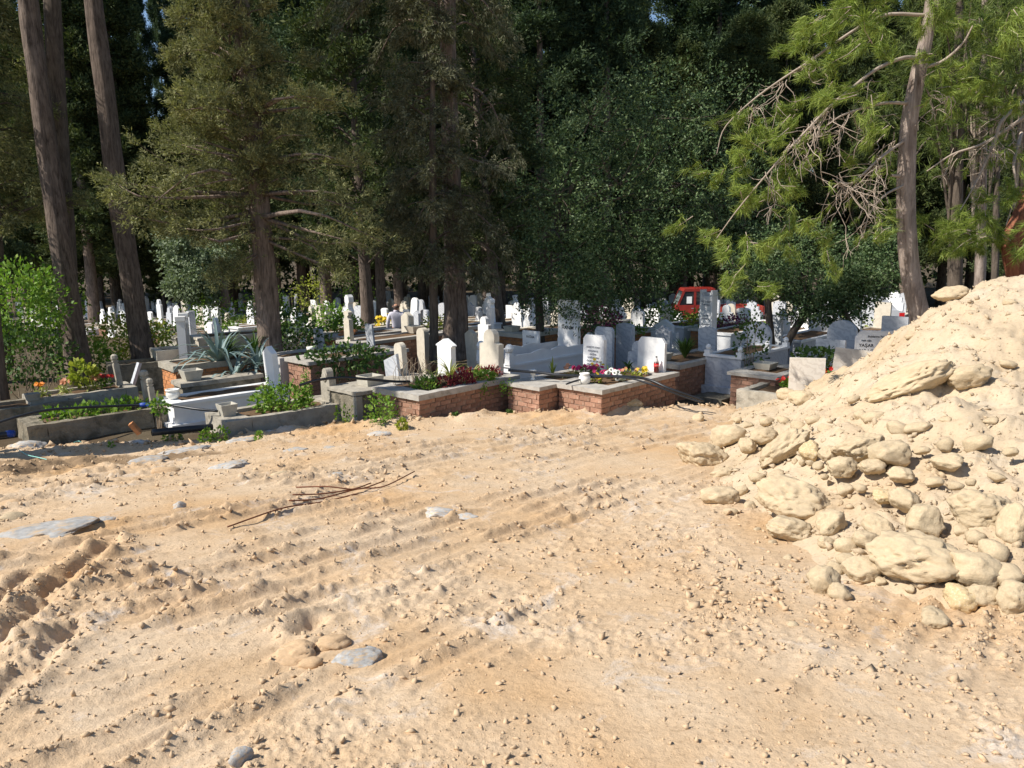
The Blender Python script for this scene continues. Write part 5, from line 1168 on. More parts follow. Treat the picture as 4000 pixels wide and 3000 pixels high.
def tree(name, label, loc, trunk, brs, crown, bark, leaf, cat='tree', group=None, crown_name='crown'):
    o = thing(name, label, cat, loc, 0, group)
    if trunk: V, F = join(trunk); link('trunk', mesh_np('trunk', V, F, MT[bark], True), o)
    if brs: V, F = join(brs); link('branches', mesh_np('branches', V, F, MT['dead' if bark in ('bark_pine', 'bark_red') else bark], True), o)
    if crown: V, F = join(crown); link(crown_name, mesh_np(crown_name, V, F, MT[leaf], False), o)
    return o
def foot(px, py, d):
    p = at(px, py, d); return np.array([p[0], p[1], float(z_cem(p[0], p[1])) - .1])
def rel(o, *qs): return [at(*q) - o for q in qs]

# T1, T2: tall leaning trunks on the left
b = foot(320, 1480, 18.2)
br, cr = cypress(13.6, 19, 2.2, 30, 7, 5, .30, 5, (.2, .8), extra=[])
tree('cypress', 'thick leaning cypress trunk, second from the left frame edge, rising behind the marigolds', b,
     [trunk_np(rel(b, (322, 1500, 18.2), (285, 1250, 18.2), (238, 950, 18.2), (195, 650, 18.3), (155, 350, 18.3), (118, 60, 18.4), (90, -250, 18.4), (70, -900, 18.6)), (.30, .235, .22, .215, .205, .20, .19, .12), 26, 130, .12, 3)], br, cr, 'bark_left', 'cyp_olive')
b = foot(262, 1330, 20.5)
br, cr = cypress(12, 18, 2.2, 30, 7, 5, .30, 5, (.2, .8))
tree('cypress', 'dark cypress trunk standing right behind the thick leaning one', b, [trunk_np(rel(b, (275, 1400, 20.5), (262, 1000, 20.5), (235, 600, 20.5), (215, 250, 20.5), (200, -100, 20.5), (190, -700, 20.5)), (.24, .22, .21, .20, .19, .12), 18, 70, .1, 5)], br, cr, 'bark_dark', 'cyp_dark')
b = foot(560, 1440, 19.6)
br, cr = cypress(13.6, 19, 2.2, 30, 7, 5, .30, 5, (.2, .8))
tree('cypress', 'bare leaning cypress trunk between the thick left trunk and the agaves', b, [trunk_np(rel(b, (572, 1450, 19.6), (535, 1250, 19.6), (490, 950, 19.6), (445, 650, 19.6), (410, 350, 19.6), (370, 50, 19.6), (345, -250, 19.6), (330, -900, 19.6)), (.29, .25, .24, .225, .215, .20, .18, .10), 24, 120, .12, 7)], br, cr, 'bark_left', 'cyp_olive')
# T0: curtain of foliage at the far left
b = foot(-40, 1430, 19.5)
br, cr = cypress(3.4, 10.5, 2.7, 100, 11, 7, .26, 6, (.1, .7), -.25, .35, droop=.25)
tree('cypress', 'broad olive-green cypress filling the upper left corner', b, [trunk_np(rel(b, (-30, 1430, 19.5), (-60, 600, 19.5), (-90, -150, 19.5)), (.33, .26, .08), 14, 40)], br, cr, 'bark_dark', 'cyp_olive')
b = foot(10, 1560, 15.0)
tree('sapling', 'thin brown stem at the left frame edge behind the bush', b, [trunk_np(rel(b, (10, 1560, 15.0), (-10, 1300, 15.0), (-40, 900, 15.2)), (.09, .08, .05), 10, 30)], None, None, 'bark_dark', 'cyp_dark')

# T3: main sunlit cypress
b = foot(1060, 1480, 17.0)
ex = []
for q in [((1010, 760), (700, 745), (400, 700)), ((1005, 700), (800, 690), (560, 620)), ((1000, 620), (820, 560), (620, 500)), ((1005, 820), (800, 860), (560, 800)), ((1010, 900), (860, 930), (620, 900)),
          ((985, 480), (860, 420), (740, 440)), ((1015, 760), (1200, 760), (1420, 830)), ((1020, 850), (1200, 900), (1440, 960)), ((1020, 930), (1180, 1000), (1330, 1060)), ((1000, 640), (1200, 600), (1400, 640)), ((985, 450), (1100, 380), (1300, 420)),
          ((1030, 980), (930, 1050), (860, 1090)), ((1010, 860), (880, 900), (700, 860)), ((1000, 560), (880, 500), (700, 560)), ((1000, 720), (900, 700), (640, 760))]:
    y0 = rng.uniform(16.2, 16.9); ex.append(tuple(at(a[0], a[1], 17.0 if i == 0 else y0 - .25 * i) - b for i, a in enumerate(q)))
ex = ex + [tuple(np.array(a) + rng.normal(size=3) * [.15, .5, .2] * (i > 0) for i, a in enumerate(e)) for e in ex] + [tuple(np.array(a) + rng.normal(size=3) * [.25, .6, .25] * (i > 0) for i, a in enumerate(e)) for e in ex]
bf, cf = cypress(4.6, 11, 1.25, 34, 11, 9, .17, 8, (-.1, .4), -.2, .15, (-.045, 0), (), .2, az0=[-PI / 2, -PI * .7, -PI * .35])
br, cr = cypress(4.2, 12.5, 1.75, 52, 12, 10, .17, 7, (.05, .55), -.12, .40, (-.045, 0), ex, .10)
tree('cypress', 'sunlit cypress with wide olive sprays, its trunk standing in the left middle', b, [trunk_np(rel(b, (1062, 1500, 17), (1050, 1300, 17), (1035, 1050, 17), (1010, 750, 17), (985, 450, 17), (955, 150, 17), (930, -150, 17), (880, -900, 17)), (.29, .25, .23, .21, .19, .17, .15, .05), 26, 120, .11, 9)], br + bf, cr + cf, 'bark_cypress', 'cyp_olive')
# T4: thick double trunk with drooping grey-green foliage, and the slim dark one beside it
b = foot(1770, 1385, 18.9)
ex = []
for q in [((1750, 330), (1600, 420), (1560, 640)), ((1750, 300), (1900, 380), (2000, 600)), ((1765, 620), (1600, 700), (1520, 860)), ((1770, 720), (1660, 800), (1600, 960)), ((1775, 800), (1900, 860), (1980, 1000)), ((1775, 600), (1900, 640), (2020, 660)), ((1780, 880), (1680, 960), (1620, 1080)), ((1785, 950), (1840, 1010), (1900, 1100))]:
    y0 = rng.uniform(18, 18.7); ex.append(tuple(at(a[0], a[1], 18.9 if i == 0 else y0 - .2 * i) - b for i, a in enumerate(q)))
br, cr = cypress(8.2, 15, 2.6, 60, 12, 9, .20, 8, (-.2, .4), -.45, .4, (-.012, 0), ex, .3, droop=.55)
b2, c2 = cypress(3.2, 8.0, 1.6, 12, 9, 7, .18, 8, (-.3, .2), -.4, .2, (-.012, 0), (), .3, droop=.5)
tree('cypress', 'cypress with a thick pale double trunk and drooping grey-green foliage, in the middle', b,
     [trunk_np(rel(b, (1775, 1400, 18.9), (1778, 1200, 18.9), (1772, 950, 18.9), (1762, 650, 18.9), (1752, 350, 18.9), (1748, 0, 18.9), (1740, -800, 18.9)), (.30, .25, .23, .21, .19, .17, .06), 24, 100, .13, 13),
      trunk_np(rel(b, (1805, 1400, 18.7), (1808, 1250, 18.7), (1800, 1100, 18.75), (1790, 950, 18.85)), (.14, .12, .11, .08), 14, 40, .14, 15)], br + b2, cr + c2, 'bark_cypress', 'cyp_grey')
b = foot(1695, 1400, 18.0)
br, cr = cypress(2.6, 9, 1.3, 46, 10, 7, .19, 8, (-.2, .5), -.3, .3, (0, 0), (), .2, droop=.3)
tree('cypress', 'slim dark cypress trunk just left of the thick double trunk', b, [trunk_np(rel(b, (1697, 1420, 18), (1693, 1100, 18), (1690, 700, 18), (1690, 300, 18)), (.105, .10, .09, .05), 12, 50, .1, 17)], br, cr, 'bark_dark', 'cyp_grey')
# farther single trunks
for px, py, d, r_, dx, z0, Rm, lf, lb in [(1440, 1285, 29, .24, -12, 2.9, 3.0, 'cyp_dark', 'brown cypress trunk behind and left of the standing person'), (1955, 1275, 33, .24, -70, 3.2, 3.2, 'cyp_dark', 'dark trunk leaning left between the white headstones in the middle'),
        (1898, 1150, 42, .16, -10, 3.0, 2.4, 'cyp_dark', 'thin pale trunk far back, left of the dark leaning trunk'), (1490, 1200, 38, .25, 0, 3.2, 3.0, 'cyp_blue', 'dark trunk directly behind the standing person'),
        (1010, 1210, 36, .2, -10, 3.2, 2.6, 'cyp_dark', 'dark cypress rising behind the first cypress')]:
    b = foot(px, py, d); H = rng.uniform(14, 17)
    br, cr = cypress(z0, H, Rm, 100, 10, 7, .36, 5, (0, .6), -.25, .4, (dx / 3020 * d / 9, 0), (), .12, lw=.17)
    tree('cypress', lb, b, [trunk_np([(0, 0, 0), (dx / 3020 * d * .35, 0, 3), (dx / 3020 * d, 0, 9), (dx / 3020 * d * 1.3, 0, H)], (r_, r_ * .85, r_ * .55, .04), 16, 50)], br, cr, 'bark_left', lf)

# broad-leaved evergreens in the middle
def broadleaf(blobs, n, L, W, hang=.3):
    ps = []; tot = sum(q[3] for q in blobs)
    for cx, cy, cz, wt, rx, rz in blobs:
        k = int(n * wt / tot); d = unit(rng.normal(size=(k, 3))); r_ = rng.random(k) ** .45
        P = d * r_[:, None] * [rx, rx, rz] + [cx, cy, cz]
        g = fbm3(P * 1.7, 3, 77); keep = g > .44; P = P[keep]; d = d[keep]
        tw = unit(d + rng.normal(size=d.shape) * .7 - [0, 0, hang]); k = len(P)
        for s in range(5):
            Q = P + tw * (s * L * .55) + rng.normal(size=P.shape) * L * .3
            ps.append(leaves(Q, tw + rng.normal(size=P.shape) * .75, L * rng.uniform(.7, 1.2, k), W * rng.uniform(.7, 1.2, k)))
    return ps
def blobs_px(o, L): return [(*(at(x, y, d) - o), wt, rx, rz) for x, y, d, wt, rx, rz in L]
b = foot(2112, 1375, 19.2)
bl = blobs_px(b, [(2150, 1120, 18.8, 1, .95, .95), (2280, 1150, 17.4, 1.2, .65, 1.0), (2210, 1000, 18.2, 1.4, 1.3, 1.0), (2420, 1000, 18.6, 1.6, 1.4, 1.1), (2600, 960, 19.2, 1.4, 1.3, .8), (2180, 760, 18.8, 1.4, 1.4, 1.3), (2420, 720, 18.6, 1.8, 1.5, 1.4), (2660, 720, 19.2, 1.7, 1.5, 1.4),
     (2300, 480, 19.4, 1.5, 1.5, 1.3), (2560, 450, 19.6, 1.6, 1.6, 1.4), (2800, 480, 20.5, 1.4, 1.6, 1.4), (2900, 800, 20.4, 1.4, 1.5, 1.5), (2480, 1140, 18.9, .7, .7, .5), (2720, 940, 20, 1.0, 1.1, .9)])
brs = []
tp = rel(b, (2112, 1385, 19.2), (2108, 1250, 19.2), (2106, 1100, 19.2), (2150, 900, 19.2), (2250, 700, 19.3))
for q in bl: brs.append(tube_np(smooth_line([tp[3] if q[2] > 2.4 else tp[2], (np.array(tp[3]) + q[:3]) / 2 + [0, 0, .2], np.array(q[:3])], 8), np.linspace(.05, .012, 8), 5))
for q in bl:
    for _ in range(7):
        e = np.array(q[:3]) + unit(rng.normal(size=3)) * [q[4], q[4], q[5]] * .9; brs.append(tube_np(smooth_line([np.array(q[:3]), (np.array(q[:3]) + e) / 2 + rng.normal(size=3) * .12, e], 5), np.linspace(.013, .004, 5), 4))
tree('evergreen_tree', 'dense dark green olive-like tree hanging low over the graves in the middle', b, [trunk_np(tp, (.115, .10, .09, .08, .05), 14, 60, .12, 21)], brs, broadleaf(bl, 13500, .088, .019), 'bark_dark', 'oak')
b = foot(3020, 1442, 17.8)
bl = blobs_px(b, [(3000, 1050, 17.8, 1.4, .9, .5), (3150, 1080, 17.6, 1.4, .85, .55), (3290, 1130, 17.4, 1.4, .75, .6), (2930, 1120, 17.9, .7, .55, .35), (3390, 1080, 17.4, 1.2, .7, .55), (3220, 1200, 17.2, .8, .45, .35), (3120, 1200, 17.5, .5, .4, .3), (3320, 1230, 17.0, .8, .35, .35), (3100, 960, 18.3, 1.2, 1.0, .6), (3300, 980, 18.2, 1.2, 1.0, .6), (3450, 990, 18.0, .9, .7, .6)])
tp = rel(b, (3015, 1460, 17.8), (3012, 1330, 17.8), (3000, 1180, 17.8), (3010, 1050, 17.8)); tq = rel(b, (3040, 1440, 17.7), (3085, 1320, 17.6), (3160, 1200, 17.5), (3190, 1090, 17.5)); tr = rel(b, (3395, 1420, 17.0), (3370, 1320, 17.0), (3310, 1240, 17.0), (3290, 1140, 17.2))
brs = [tube_np(smooth_line([np.array(tp[2]), (np.array(tp[2]) + q[:3]) / 2 + [0, 0, .1], np.array(q[:3])], 7), np.linspace(.035, .01, 7), 5) for q in bl[:3]] + [tube_np(smooth_line([np.array(tq[2]), (np.array(tq[2]) + q[:3]) / 2 + [0, 0, .1], np.array(q[:3])], 7), np.linspace(.035, .01, 7), 5) for q in bl[2:]]
tree('evergreen_tree', 'small dark forked tree spreading over the graves beside the heap', b, [trunk_np(tp, (.10, .085, .08, .05), 12, 40, .1, 23), trunk_np(tq, (.09, .085, .085, .04), 12, 40, .1, 25)], brs, broadleaf(bl[:3] + bl[3:4] + bl[5:7] + bl[8:], 4200, .075, .022), 'bark_dark', 'oak')
b2 = foot(3395, 1420, 17.0); off = b - b2
tree('evergreen_tree', 'thin dark tree leaning left against the heap slope', b2, [trunk_np([np.array(q) + off for q in tr], (.055, .05, .045, .03), 10, 30, .1, 27)], None, broadleaf([(*(np.array(q[:3]) + off), *q[3:]) for q in (bl[2], bl[4], bl[7], bl[10])], 2100, .075, .022), 'bark_dark', 'oak')
b = foot(875, 1190, 26)
bl = blobs_px(b, [(720, 1010, 26, 1.2, .75, .7), (760, 1090, 25.8, 1.2, .75, .6), (680, 940, 26.2, .6, .5, .5), (820, 1000, 26.5, 1, .8, .8), (800, 1150, 26, .6, .5, .35), (700, 1120, 25.8, .5, .4, .35)])
tree('silvery_tree', 'rounded silver-green small tree behind the agaves', b, [trunk_np(rel(b, (882, 1200, 26), (872, 1100, 26), (850, 1000, 26.2)), (.12, .10, .06), 10, 30)], None, broadleaf(bl, 3600, .12, .034, .1), 'bark_cypress', 'silver')

# ------------------------------------------------------------------ pines on the right
def tuft(P, A, L, n, w_=.0045, spread=.48):
    k = len(P); A = unit(A); pi = np.repeat(np.arange(k), n)
    s = rng.random(len(pi)); Q = P[pi] - A[pi] * (L * .9 * (1 - s))[:, None] + rng.normal(size=(len(pi), 3)) * .01
    D = unit(A[pi] * .9 + rng.normal(size=(len(pi), 3)) * spread + [0, 0, -.12]); return needles(Q, D, L * rng.uniform(.7, 1.15, len(pi)), w_)
def limb(pts, r0, r1, n=26): return tube_np(smooth_line(pts, n), np.linspace(r0, r1, n), 7)
def hang(P0, n, ln, r_=.0075, side=.30, fork=2):
    out = []; tips = []
    for _ in range(n):
        p = np.array(P0) + rng.normal(size=3) * .06; pts = [p]; d = np.array([rng.normal() * side - .12, rng.normal() * side, -.7]); m = 7
        l = ln * rng.uniform(.5, 1.1)
        for i in range(m):
            d = unit(d + rng.normal(size=3) * .42 + [0, 0, -.12]); p = p + d * l / m; pts.append(p)
        out.append(tube_np(pts, np.linspace(r_, r_ * .45, m + 1), 4)); tips.append((p, d))
        for _ in range(fork):
            i = rng.integers(2, m); q = pts[i]; e = [q]; d2 = unit(d + rng.normal(size=3) * .8)
            for j in range(3): d2 = unit(d2 + rng.normal(size=3) * .35 + [0, 0, -.12]); q = q + d2 * l * .13; e.append(q)
            out.append(tube_np(e, np.linspace(r_ * .6, r_ * .35, 4), 4)); tips.append((q, d2))
    return out, tips
def pine(name, label, b, trunk, rad, limbs, hangs, masses, bark, leaf, nn=26, L=.15):
    br = [limb([at(*q) - b for q in P], r0, r1) for P, r0, r1 in limbs]; tips = []
    for (px, py, d), n, ln in hangs:
        o_, t_ = hang(at(px, py, d) - b, n, ln); br += o_; tips += t_
    Ps = []; As = []; tw = []
    for px, py, d, sx, sy, n, dirx in masses:
        c = at(px, py, d) - b; s = d / FPX
        for _ in range(max(2, n // 11)):       # twigs inside the mass, each ending in several tufts
            a = c + rng.normal(size=3) * [sx * s * .8, .55, sy * s * .8]; dd = unit(np.array([dirx, rng.normal() * .5, -.35]) + rng.normal(size=3) * .5); e = a + dd * rng.uniform(.2, .5)
            tw.append(tube_np([a, (a + e) / 2 + rng.normal(size=3) * .03, e], [.007, .005, .003], 4))
            for k in range(7):
                u = rng.random(); Ps.append(a + (e - a) * (.35 + .75 * u) + rng.normal(size=3) * .05); As.append(dd + rng.normal(size=3) * .35)
    for p, d in tips:
        if rng.random() < .16: Ps.append(p); As.append(d)
    crown = [tuft(np.array(Ps), np.array(As), L, nn)]
    return tree(name, label, b, [trunk_np([at(*q) - b for q in trunk], rad, 24, 100, .10, 31)], br + tw, crown, bark, leaf)
b = foot(3600, 1330, 12.6)
pine('pine', 'pine with a pale scaly trunk and long drooping limbs, right behind the heap', b,
  [(3625, 1400, 12.6), (3590, 1230, 12.6), (3553, 1050, 12.6), (3540, 850, 12.6), (3540, 680, 12.6), (3552, 480, 12.6), (3585, 300, 12.6), (3618, 150, 12.6), (3640, 0, 12.6), (3660, -200, 12.7), (3690, -700, 13)],
  (.18, .15, .145, .138, .132, .122, .11, .10, .09, .075, .04),
  [([(3603, 229, 12.6), (3530, 226, 12.4), (3422, 271, 12.2), (3313, 356, 12.0), (3235, 422, 11.9), (3120, 542, 11.7), (3000, 675, 11.6), (2880, 820, 11.6), (2800, 930, 11.7)], .032, .006),
   ([(3548, 404, 12.6), (3446, 404, 12.2), (3301, 446, 11.9), (3230, 490, 11.8)], .028, .008),
   ([(3620, 60, 12.6), (3450, 60, 12.6), (3295, 145, 12.5), (3169, 235, 12.4), (3048, 313, 12.4), (2930, 400, 12.5), (2830, 500, 12.6), (2800, 600, 12.6)], .028, .006),
   ([(3542, 542, 12.6), (3434, 621, 12.2), (3337, 711, 12.0), (3277, 717, 11.9), (3230, 760, 11.9)], .024, .007), ([(3535, 690, 12.6), (3480, 685, 12.5)], .03, .02),
   ([(3540, 720, 12.6), (3460, 760, 12.2), (3400, 830, 12.1), (3370, 930, 12.0)], .022, .006), ([(3585, 270, 12.6), (3680, 240, 12.5), (3760, 170, 12.4), (3800, 100, 12.3)], .03, .01)],
  [((3235, 430, 11.9), 9, .9), ((3120, 545, 11.7), 7, .9), ((3170, 500, 11.8), 8, .9), ((3000, 680, 11.6), 6, .7), ((3277, 717, 11.9), 12, 1.15), ((3337, 712, 12.0), 8, .9), ((3420, 640, 12.1), 10, 1.0), ((3300, 450, 11.9), 8, .9), ((3400, 410, 12.0), 6, .7), ((3169, 240, 12.4), 6, .6), ((3060, 310, 12.4), 7, .7), ((2930, 410, 12.5), 6, .7), ((3400, 850, 12.1), 8, .6), ((3480, 560, 12.4), 6, .7), ((3700, 380, 12.4), 5, .8), ((3640, 430, 12.5), 3, .5)],
  [(3220, 60, 12.4, 90, 60, 80, -.7), (3380, 40, 12.2, 110, 60, 90, -.6), (3500, 60, 12.3, 80, 60, 60, -.4), (3180, 150, 12.3, 60, 50, 40, -.8), (3330, 170, 12.1, 90, 50, 60, -.6), (3300, 270, 12.0, 90, 45, 60, -.7), (3420, 320, 12.1, 80, 50, 50, -.5), (3180, 350, 12.0, 70, 40, 36, -.6),
   (3080, 430, 12.0, 90, 60, 56, -.7), (2950, 520, 12.2, 80, 70, 56, -.7), (2880, 640, 12.0, 70, 70, 56, -.6), (3120, 640, 11.6, 60, 90, 44, -.3), (3240, 590, 11.9, 60, 70, 30, -.3), (3060, 760, 11.6, 60, 80, 44, -.3), (2960, 800, 11.7, 60, 70, 40, -.4), (2860, 900, 11.7, 60, 80, 56, -.4),
   (3090, 880, 11.7, 50, 50, 26, -.2), (2985, 930, 11.7, 60, 50, 36, -.3), (2860, 1030, 11.8, 26, 50, 16, -.2), (3170, 960, 11.8, 20, 20, 7, 0), (3310, 945, 11.9, 22, 18, 8, .1), (3330, 500, 12.0, 60, 40, 24, -.3), (3650, 210, 12.2, 60, 60, 40, .5), (3700, 300, 12.1, 70, 60, 50, .6), (3760, 90, 12.4, 120, 60, 80, .5), (3900, 60, 12.4, 90, 70, 60, .5), (3820, 220, 12.2, 90, 70, 70, .6), (3930, 260, 12.2, 70, 70, 50, .6), (3600, 40, 12.8, 80, 50, 40, 0), (2850, 1110, 11.9, 18, 40, 8, 0)],
  'bark_pine', 'needle', 38, .16)
b = foot(3960, 1250, 13.6)
pine('pine', 'red-barked pine at the right frame edge with a low bright green bough', b,
  [(4000, 1400, 13.6), (3975, 1100, 13.6), (3955, 950, 13.6), (4010, 800, 13.7), (4100, 550, 13.8), (4200, 200, 14), (4300, -400, 14)], (.19, .17, .16, .15, .14, .11, .06),
  [([(3620, 669, 13.4), (3723, 602, 13.4), (3844, 560, 13.4), (4000, 458, 13.5), (4060, 400, 13.6)], .010, .04), ([(4020, 380, 13.6), (3916, 470, 13.2), (3880, 573, 13.1), (3807, 723, 13.0), (3740, 840, 12.9)], .035, .007), ([(3990, 520, 13.6), (3960, 640, 13.0), (3970, 740, 12.9), (3930, 880, 12.8)], .03, .007)],
  [((3916, 470, 13.2), 8, .6), ((3880, 573, 13.1), 8, .7), ((3844, 560, 13.4), 5, .6), ((3807, 723, 13.0), 6, .4), ((3723, 602, 13.4), 4, .6), ((3970, 560, 13.2), 7, .6)],
  [(3700, 900, 12.9, 50, 26, 46, -.6), (3780, 890, 12.8, 70, 36, 80, -.5), (3880, 890, 12.8, 70, 45, 80, -.4), (3970, 860, 12.8, 50, 60, 70, -.2), (3860, 800, 12.9, 60, 40, 50, -.3), (3950, 760, 12.9, 50, 50, 50, -.1), (3740, 960, 12.9, 60, 20, 24, -.4), (3960, 380, 13.2, 60, 60, 40, -.3), (3860, 350, 13.4, 80, 50, 50, -.3), (3980, 640, 13.0, 30, 50, 24, 0), (4000, 150, 13.6, 60, 80, 50, 0)],
  'bark_red', 'needle', 40, .16)
for px, py, d, rx, bk, lb in [(3722, 1130, 16.5, .14, 'bark_dark', 'dark pine trunk right of the pale pine trunk'), (3822, 1090, 17.5, .11, 'bark_pine', 'pale slender pine trunk above the heap crest'), (3880, 1090, 22, .09, 'bark_dark', 'thin trunk behind the pale slender one above the heap crest'), (3985, 1090, 18, .11, 'bark_pine', 'pale pine trunk at the right frame edge above the heap')]:
    b = foot(px, py + 120, d)
    tp = rel(b, (px - 15, py + 250, d), (px + 5, py, d), (px + 12, py - 300, d), (px + 20, py - 700, d), (px + 30, py - 1500, d))
    ms = [(px + rng.normal() * 90, 250 + rng.normal() * 170, d + rng.normal() * .7) for _ in range(13)]
    Ps = np.concatenate([at(*q) - b + rng.normal(size=(34, 3)) * [.55, .5, .4] for q in ms]); br = [limb([np.array(tp[3]) * [1, 1, .6 + .3 * rng.random()], (np.array(tp[3]) + at(*q) - b) / 2, at(*q) - b], .03, .01, 8) for q in ms]
    tree('pine', lb, b, [trunk_np(tp, (rx * 1.1, rx, rx * .9, rx * .75, .05), 16, 50, .1, 41)], br, [tuft(Ps, rng.normal(size=Ps.shape) + [-.4, 0, -.3], .22, 20, .007)], bk, 'needle_dark')

# ------------------------------------------------------------------ cypress wood behind the cemetery
PROTO = []
for q, (H, Rm, lf, sh) in enumerate([(19, 2.6, 'cyp_dark', .55), (22, 3.0, 'cyp_blue', .5), (18, 3.2, 'cyp_dark', .45)]):
    br, cr = cypress(2.7, H, Rm, 140, 11, 8, .42, 5, (.1, .9), -.1, sh, (0, 0), (), .3, lw=.16)
    tk = trunk_np([(0, 0, -.2), (.1, 0, H * .4), (0, 0, H * .95)], (.24, .19, .03), 12, 30)
    PROTO.append((mesh_np('trunk', tk[0], tk[1], MT['bark_cypress'], True), mesh_np('crown', *join(cr), MT[lf], False)))
def wood_tree(x, y, k, s, label, group, rz):
    o = thing('cypress', label, 'tree', (x, y, float(z_cem(x, y))), rz, group); o.scale = (s * rng.uniform(.9, 1.15), s * rng.uniform(.9, 1.15), s)
    link('trunk', PROTO[k][0], o); link('crown', PROTO[k][1], o); return o
NW = 0
def in_gap(x, y):
    px = 2000 + x / y * FPX; return 570 < px < 830
for row, (y0, dx, lab) in enumerate([(44, 3.7, 'tall cypress in the front row of the wood behind the cemetery'), (50, 3.4, 'tall cypress in the second row of the wood behind the cemetery'), (57, 3.4, 'tall cypress deep in the wood behind the cemetery'), (66, 3.8, 'tall cypress at the back of the wood')]):
    x = -.74 * y0 - 3
    while x < .74 * y0 + 3:
        xx = x + rng.normal() * .7; yy = y0 + rng.normal() * 1.4; px = 2000 + xx / yy * FPX
        s = rng.uniform(.85, 1.12) * (1 + .2 * (row > 1)); road = (row == 0 and 2480 < px < 3700)
        if not (in_gap(xx, yy)) and not road and px > (-150 if row < 2 else -400):
            wood_tree(xx, yy, int(rng.integers(0, 3)), s, lab, 'cypress wood row ' + 'abcd'[row], rng.uniform(0, 6)); NW += 1
        x += dx
for px, y, s in [(650, 47, .46), (700, 50, .5), (760, 48, .44), (680, 58, .6), (740, 62, .62)]:
    wood_tree((px - 2000) / FPX * y, y, 0, s, 'shorter cypress seen in the sky gap of the wood', 'short cypresses in the sky gap', 1.0)

for px, y, sx, sz in [(2790, 60, 1.0, 1.3), (2700, 63, 1.0, 1.3), (2950, 58, 1.1, 1.3), (3060, 62, 1.1, 1.3)]:
    o = wood_tree((px - 2000) / FPX * y, y, 1, 1.0, 'very tall cypress behind the lane, above the olive-like tree', 'very tall cypresses behind the lane', 2.0); o.scale = (sx, sx, sz)
for px, y, sx, sz in [(655, 54, .42, 1.0), (725, 57, .40, 1.05), (790, 50, .45, .95)]:
    o = wood_tree((px - 2000) / FPX * y, y, 1, 1.0, 'narrow cypress with sky showing on both sides', 'narrow cypresses in the sky gap', 2.0); o.scale = (sx, sx, sz)
for q, (x, y, z0, H, lb) in enumerate([(-10.5, 9.9, 15.5, 21.5, 'very tall cypress left of the frame beside the dirt'), (-11.7, 11.9, 13.0, 18.5, 'very tall cypress left of the frame behind the other')]):
    br, cr = cypress(z0, H, 2.5, 50, 9, 5, .36, 5, (.1, .7), -.1, .35, (0, 0), (), .15)
    tree('cypress', lb, (x, y, -1.5), [trunk_np([(0, 0, 0), (.1, 0, H * .5), (0, 0, H)], (.34, .26, .05), 14, 40)], br, cr, 'bark_cypress', 'cyp_olive')
# far edge of the wood, one dark mass
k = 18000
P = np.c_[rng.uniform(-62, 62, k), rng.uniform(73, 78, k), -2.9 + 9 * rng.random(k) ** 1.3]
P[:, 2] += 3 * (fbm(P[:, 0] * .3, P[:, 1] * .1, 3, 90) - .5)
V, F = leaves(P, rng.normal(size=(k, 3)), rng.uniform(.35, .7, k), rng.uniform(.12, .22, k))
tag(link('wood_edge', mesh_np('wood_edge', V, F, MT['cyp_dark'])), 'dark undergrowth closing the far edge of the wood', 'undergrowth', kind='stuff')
# ------------------------------------------------------------------ rows of graves farther back
GB = {}
def far_body(style, l, w_, h_):
    k = (style, l, w_, h_)
    if k not in GB:
        mat = {'brick': 'mortar', 'marble': 'marble_plain', 'cement': 'concrete'}[style]
        a = MB().box((0, 0, -.2), (l, w_, h_ - .06)).build('body', MT['brick' if style == 'brick' else mat], bevel=.006)
        c = ring(MB(), -.04, l + .04, -.04, w_ + .04, h_ - .06, h_, (.3, .3, .18, .18)).build('cap_slab', MT['limestone' if style == 'brick' else mat], bevel=.006)
        s = MB().box((.28, .16, h_ - .05), (l - .28, w_ - .16, h_ - .02)).build('soil', MT['bed_soil'])
        GB[k] = (a.data, c.data, s.data)
        for o in (a, c, s): bpy.data.objects.remove(o)
    return GB[k]
SHP = [('pointed', 'a pointed top'), ('arc', 'an arched top'), ('round', 'a round top'), ('shoulder', 'a shouldered top'), ('turban', 'a carved head'), ('stepped', 'a stepped top'), ('flat', 'a flat top'), ('chamfer', 'cut corners')]
MCL = [('marble_plain', 'white'), ('marble_plain', 'white'), ('marble_plain', 'white'), ('marble_grey', 'grey'), ('limestone', 'cream')]
BST = [('brick', 'a brick grave'), ('marble', 'a marble grave'), ('cement', 'a cement grave')]
LU, SU = np.array([math.sin(R(TH)), math.cos(R(TH))]), np.array([-math.cos(R(TH)), math.sin(R(TH))])
roadpts = rp[:, :2]
occupied = [np.array(o.location[:2]) for o in COL.objects if o.parent is None and o.get('category') in ('grave', 'headstone', 'grave marker')]
trees_xy = [np.array(o.location[:2]) for o in COL.objects if o.get('category') == 'tree']
NF = 0
cells = []
for i in range(-30, 34):
    for j in range(-40, 40):
        c = np.array([0, 38.0]) + LU * (i * 3.0) + SU * (j * 1.35) + rng.normal(size=2) * .22
        if not 22.5 < c[1] < 62: continue
        px = 2000 + c[0] / c[1] * FPX
        if not -60 < px < 3560: continue
        if np.hypot(*(roadpts - c).T).min() < 3.1: continue
        if min(np.hypot(*(o - c)) for o in occupied) < 1.5 or min(np.hypot(*(o - c)) for o in trees_xy) < .8: continue
        if c[1] < 30 and 1380 < px < 1700: continue
        if px < 500 and c[1] < 34: continue
        if c[1] > 48 and rng.random() < .5: continue
        cells.append((c[1], c, px))
cells.sort(key=lambda q: q[0])
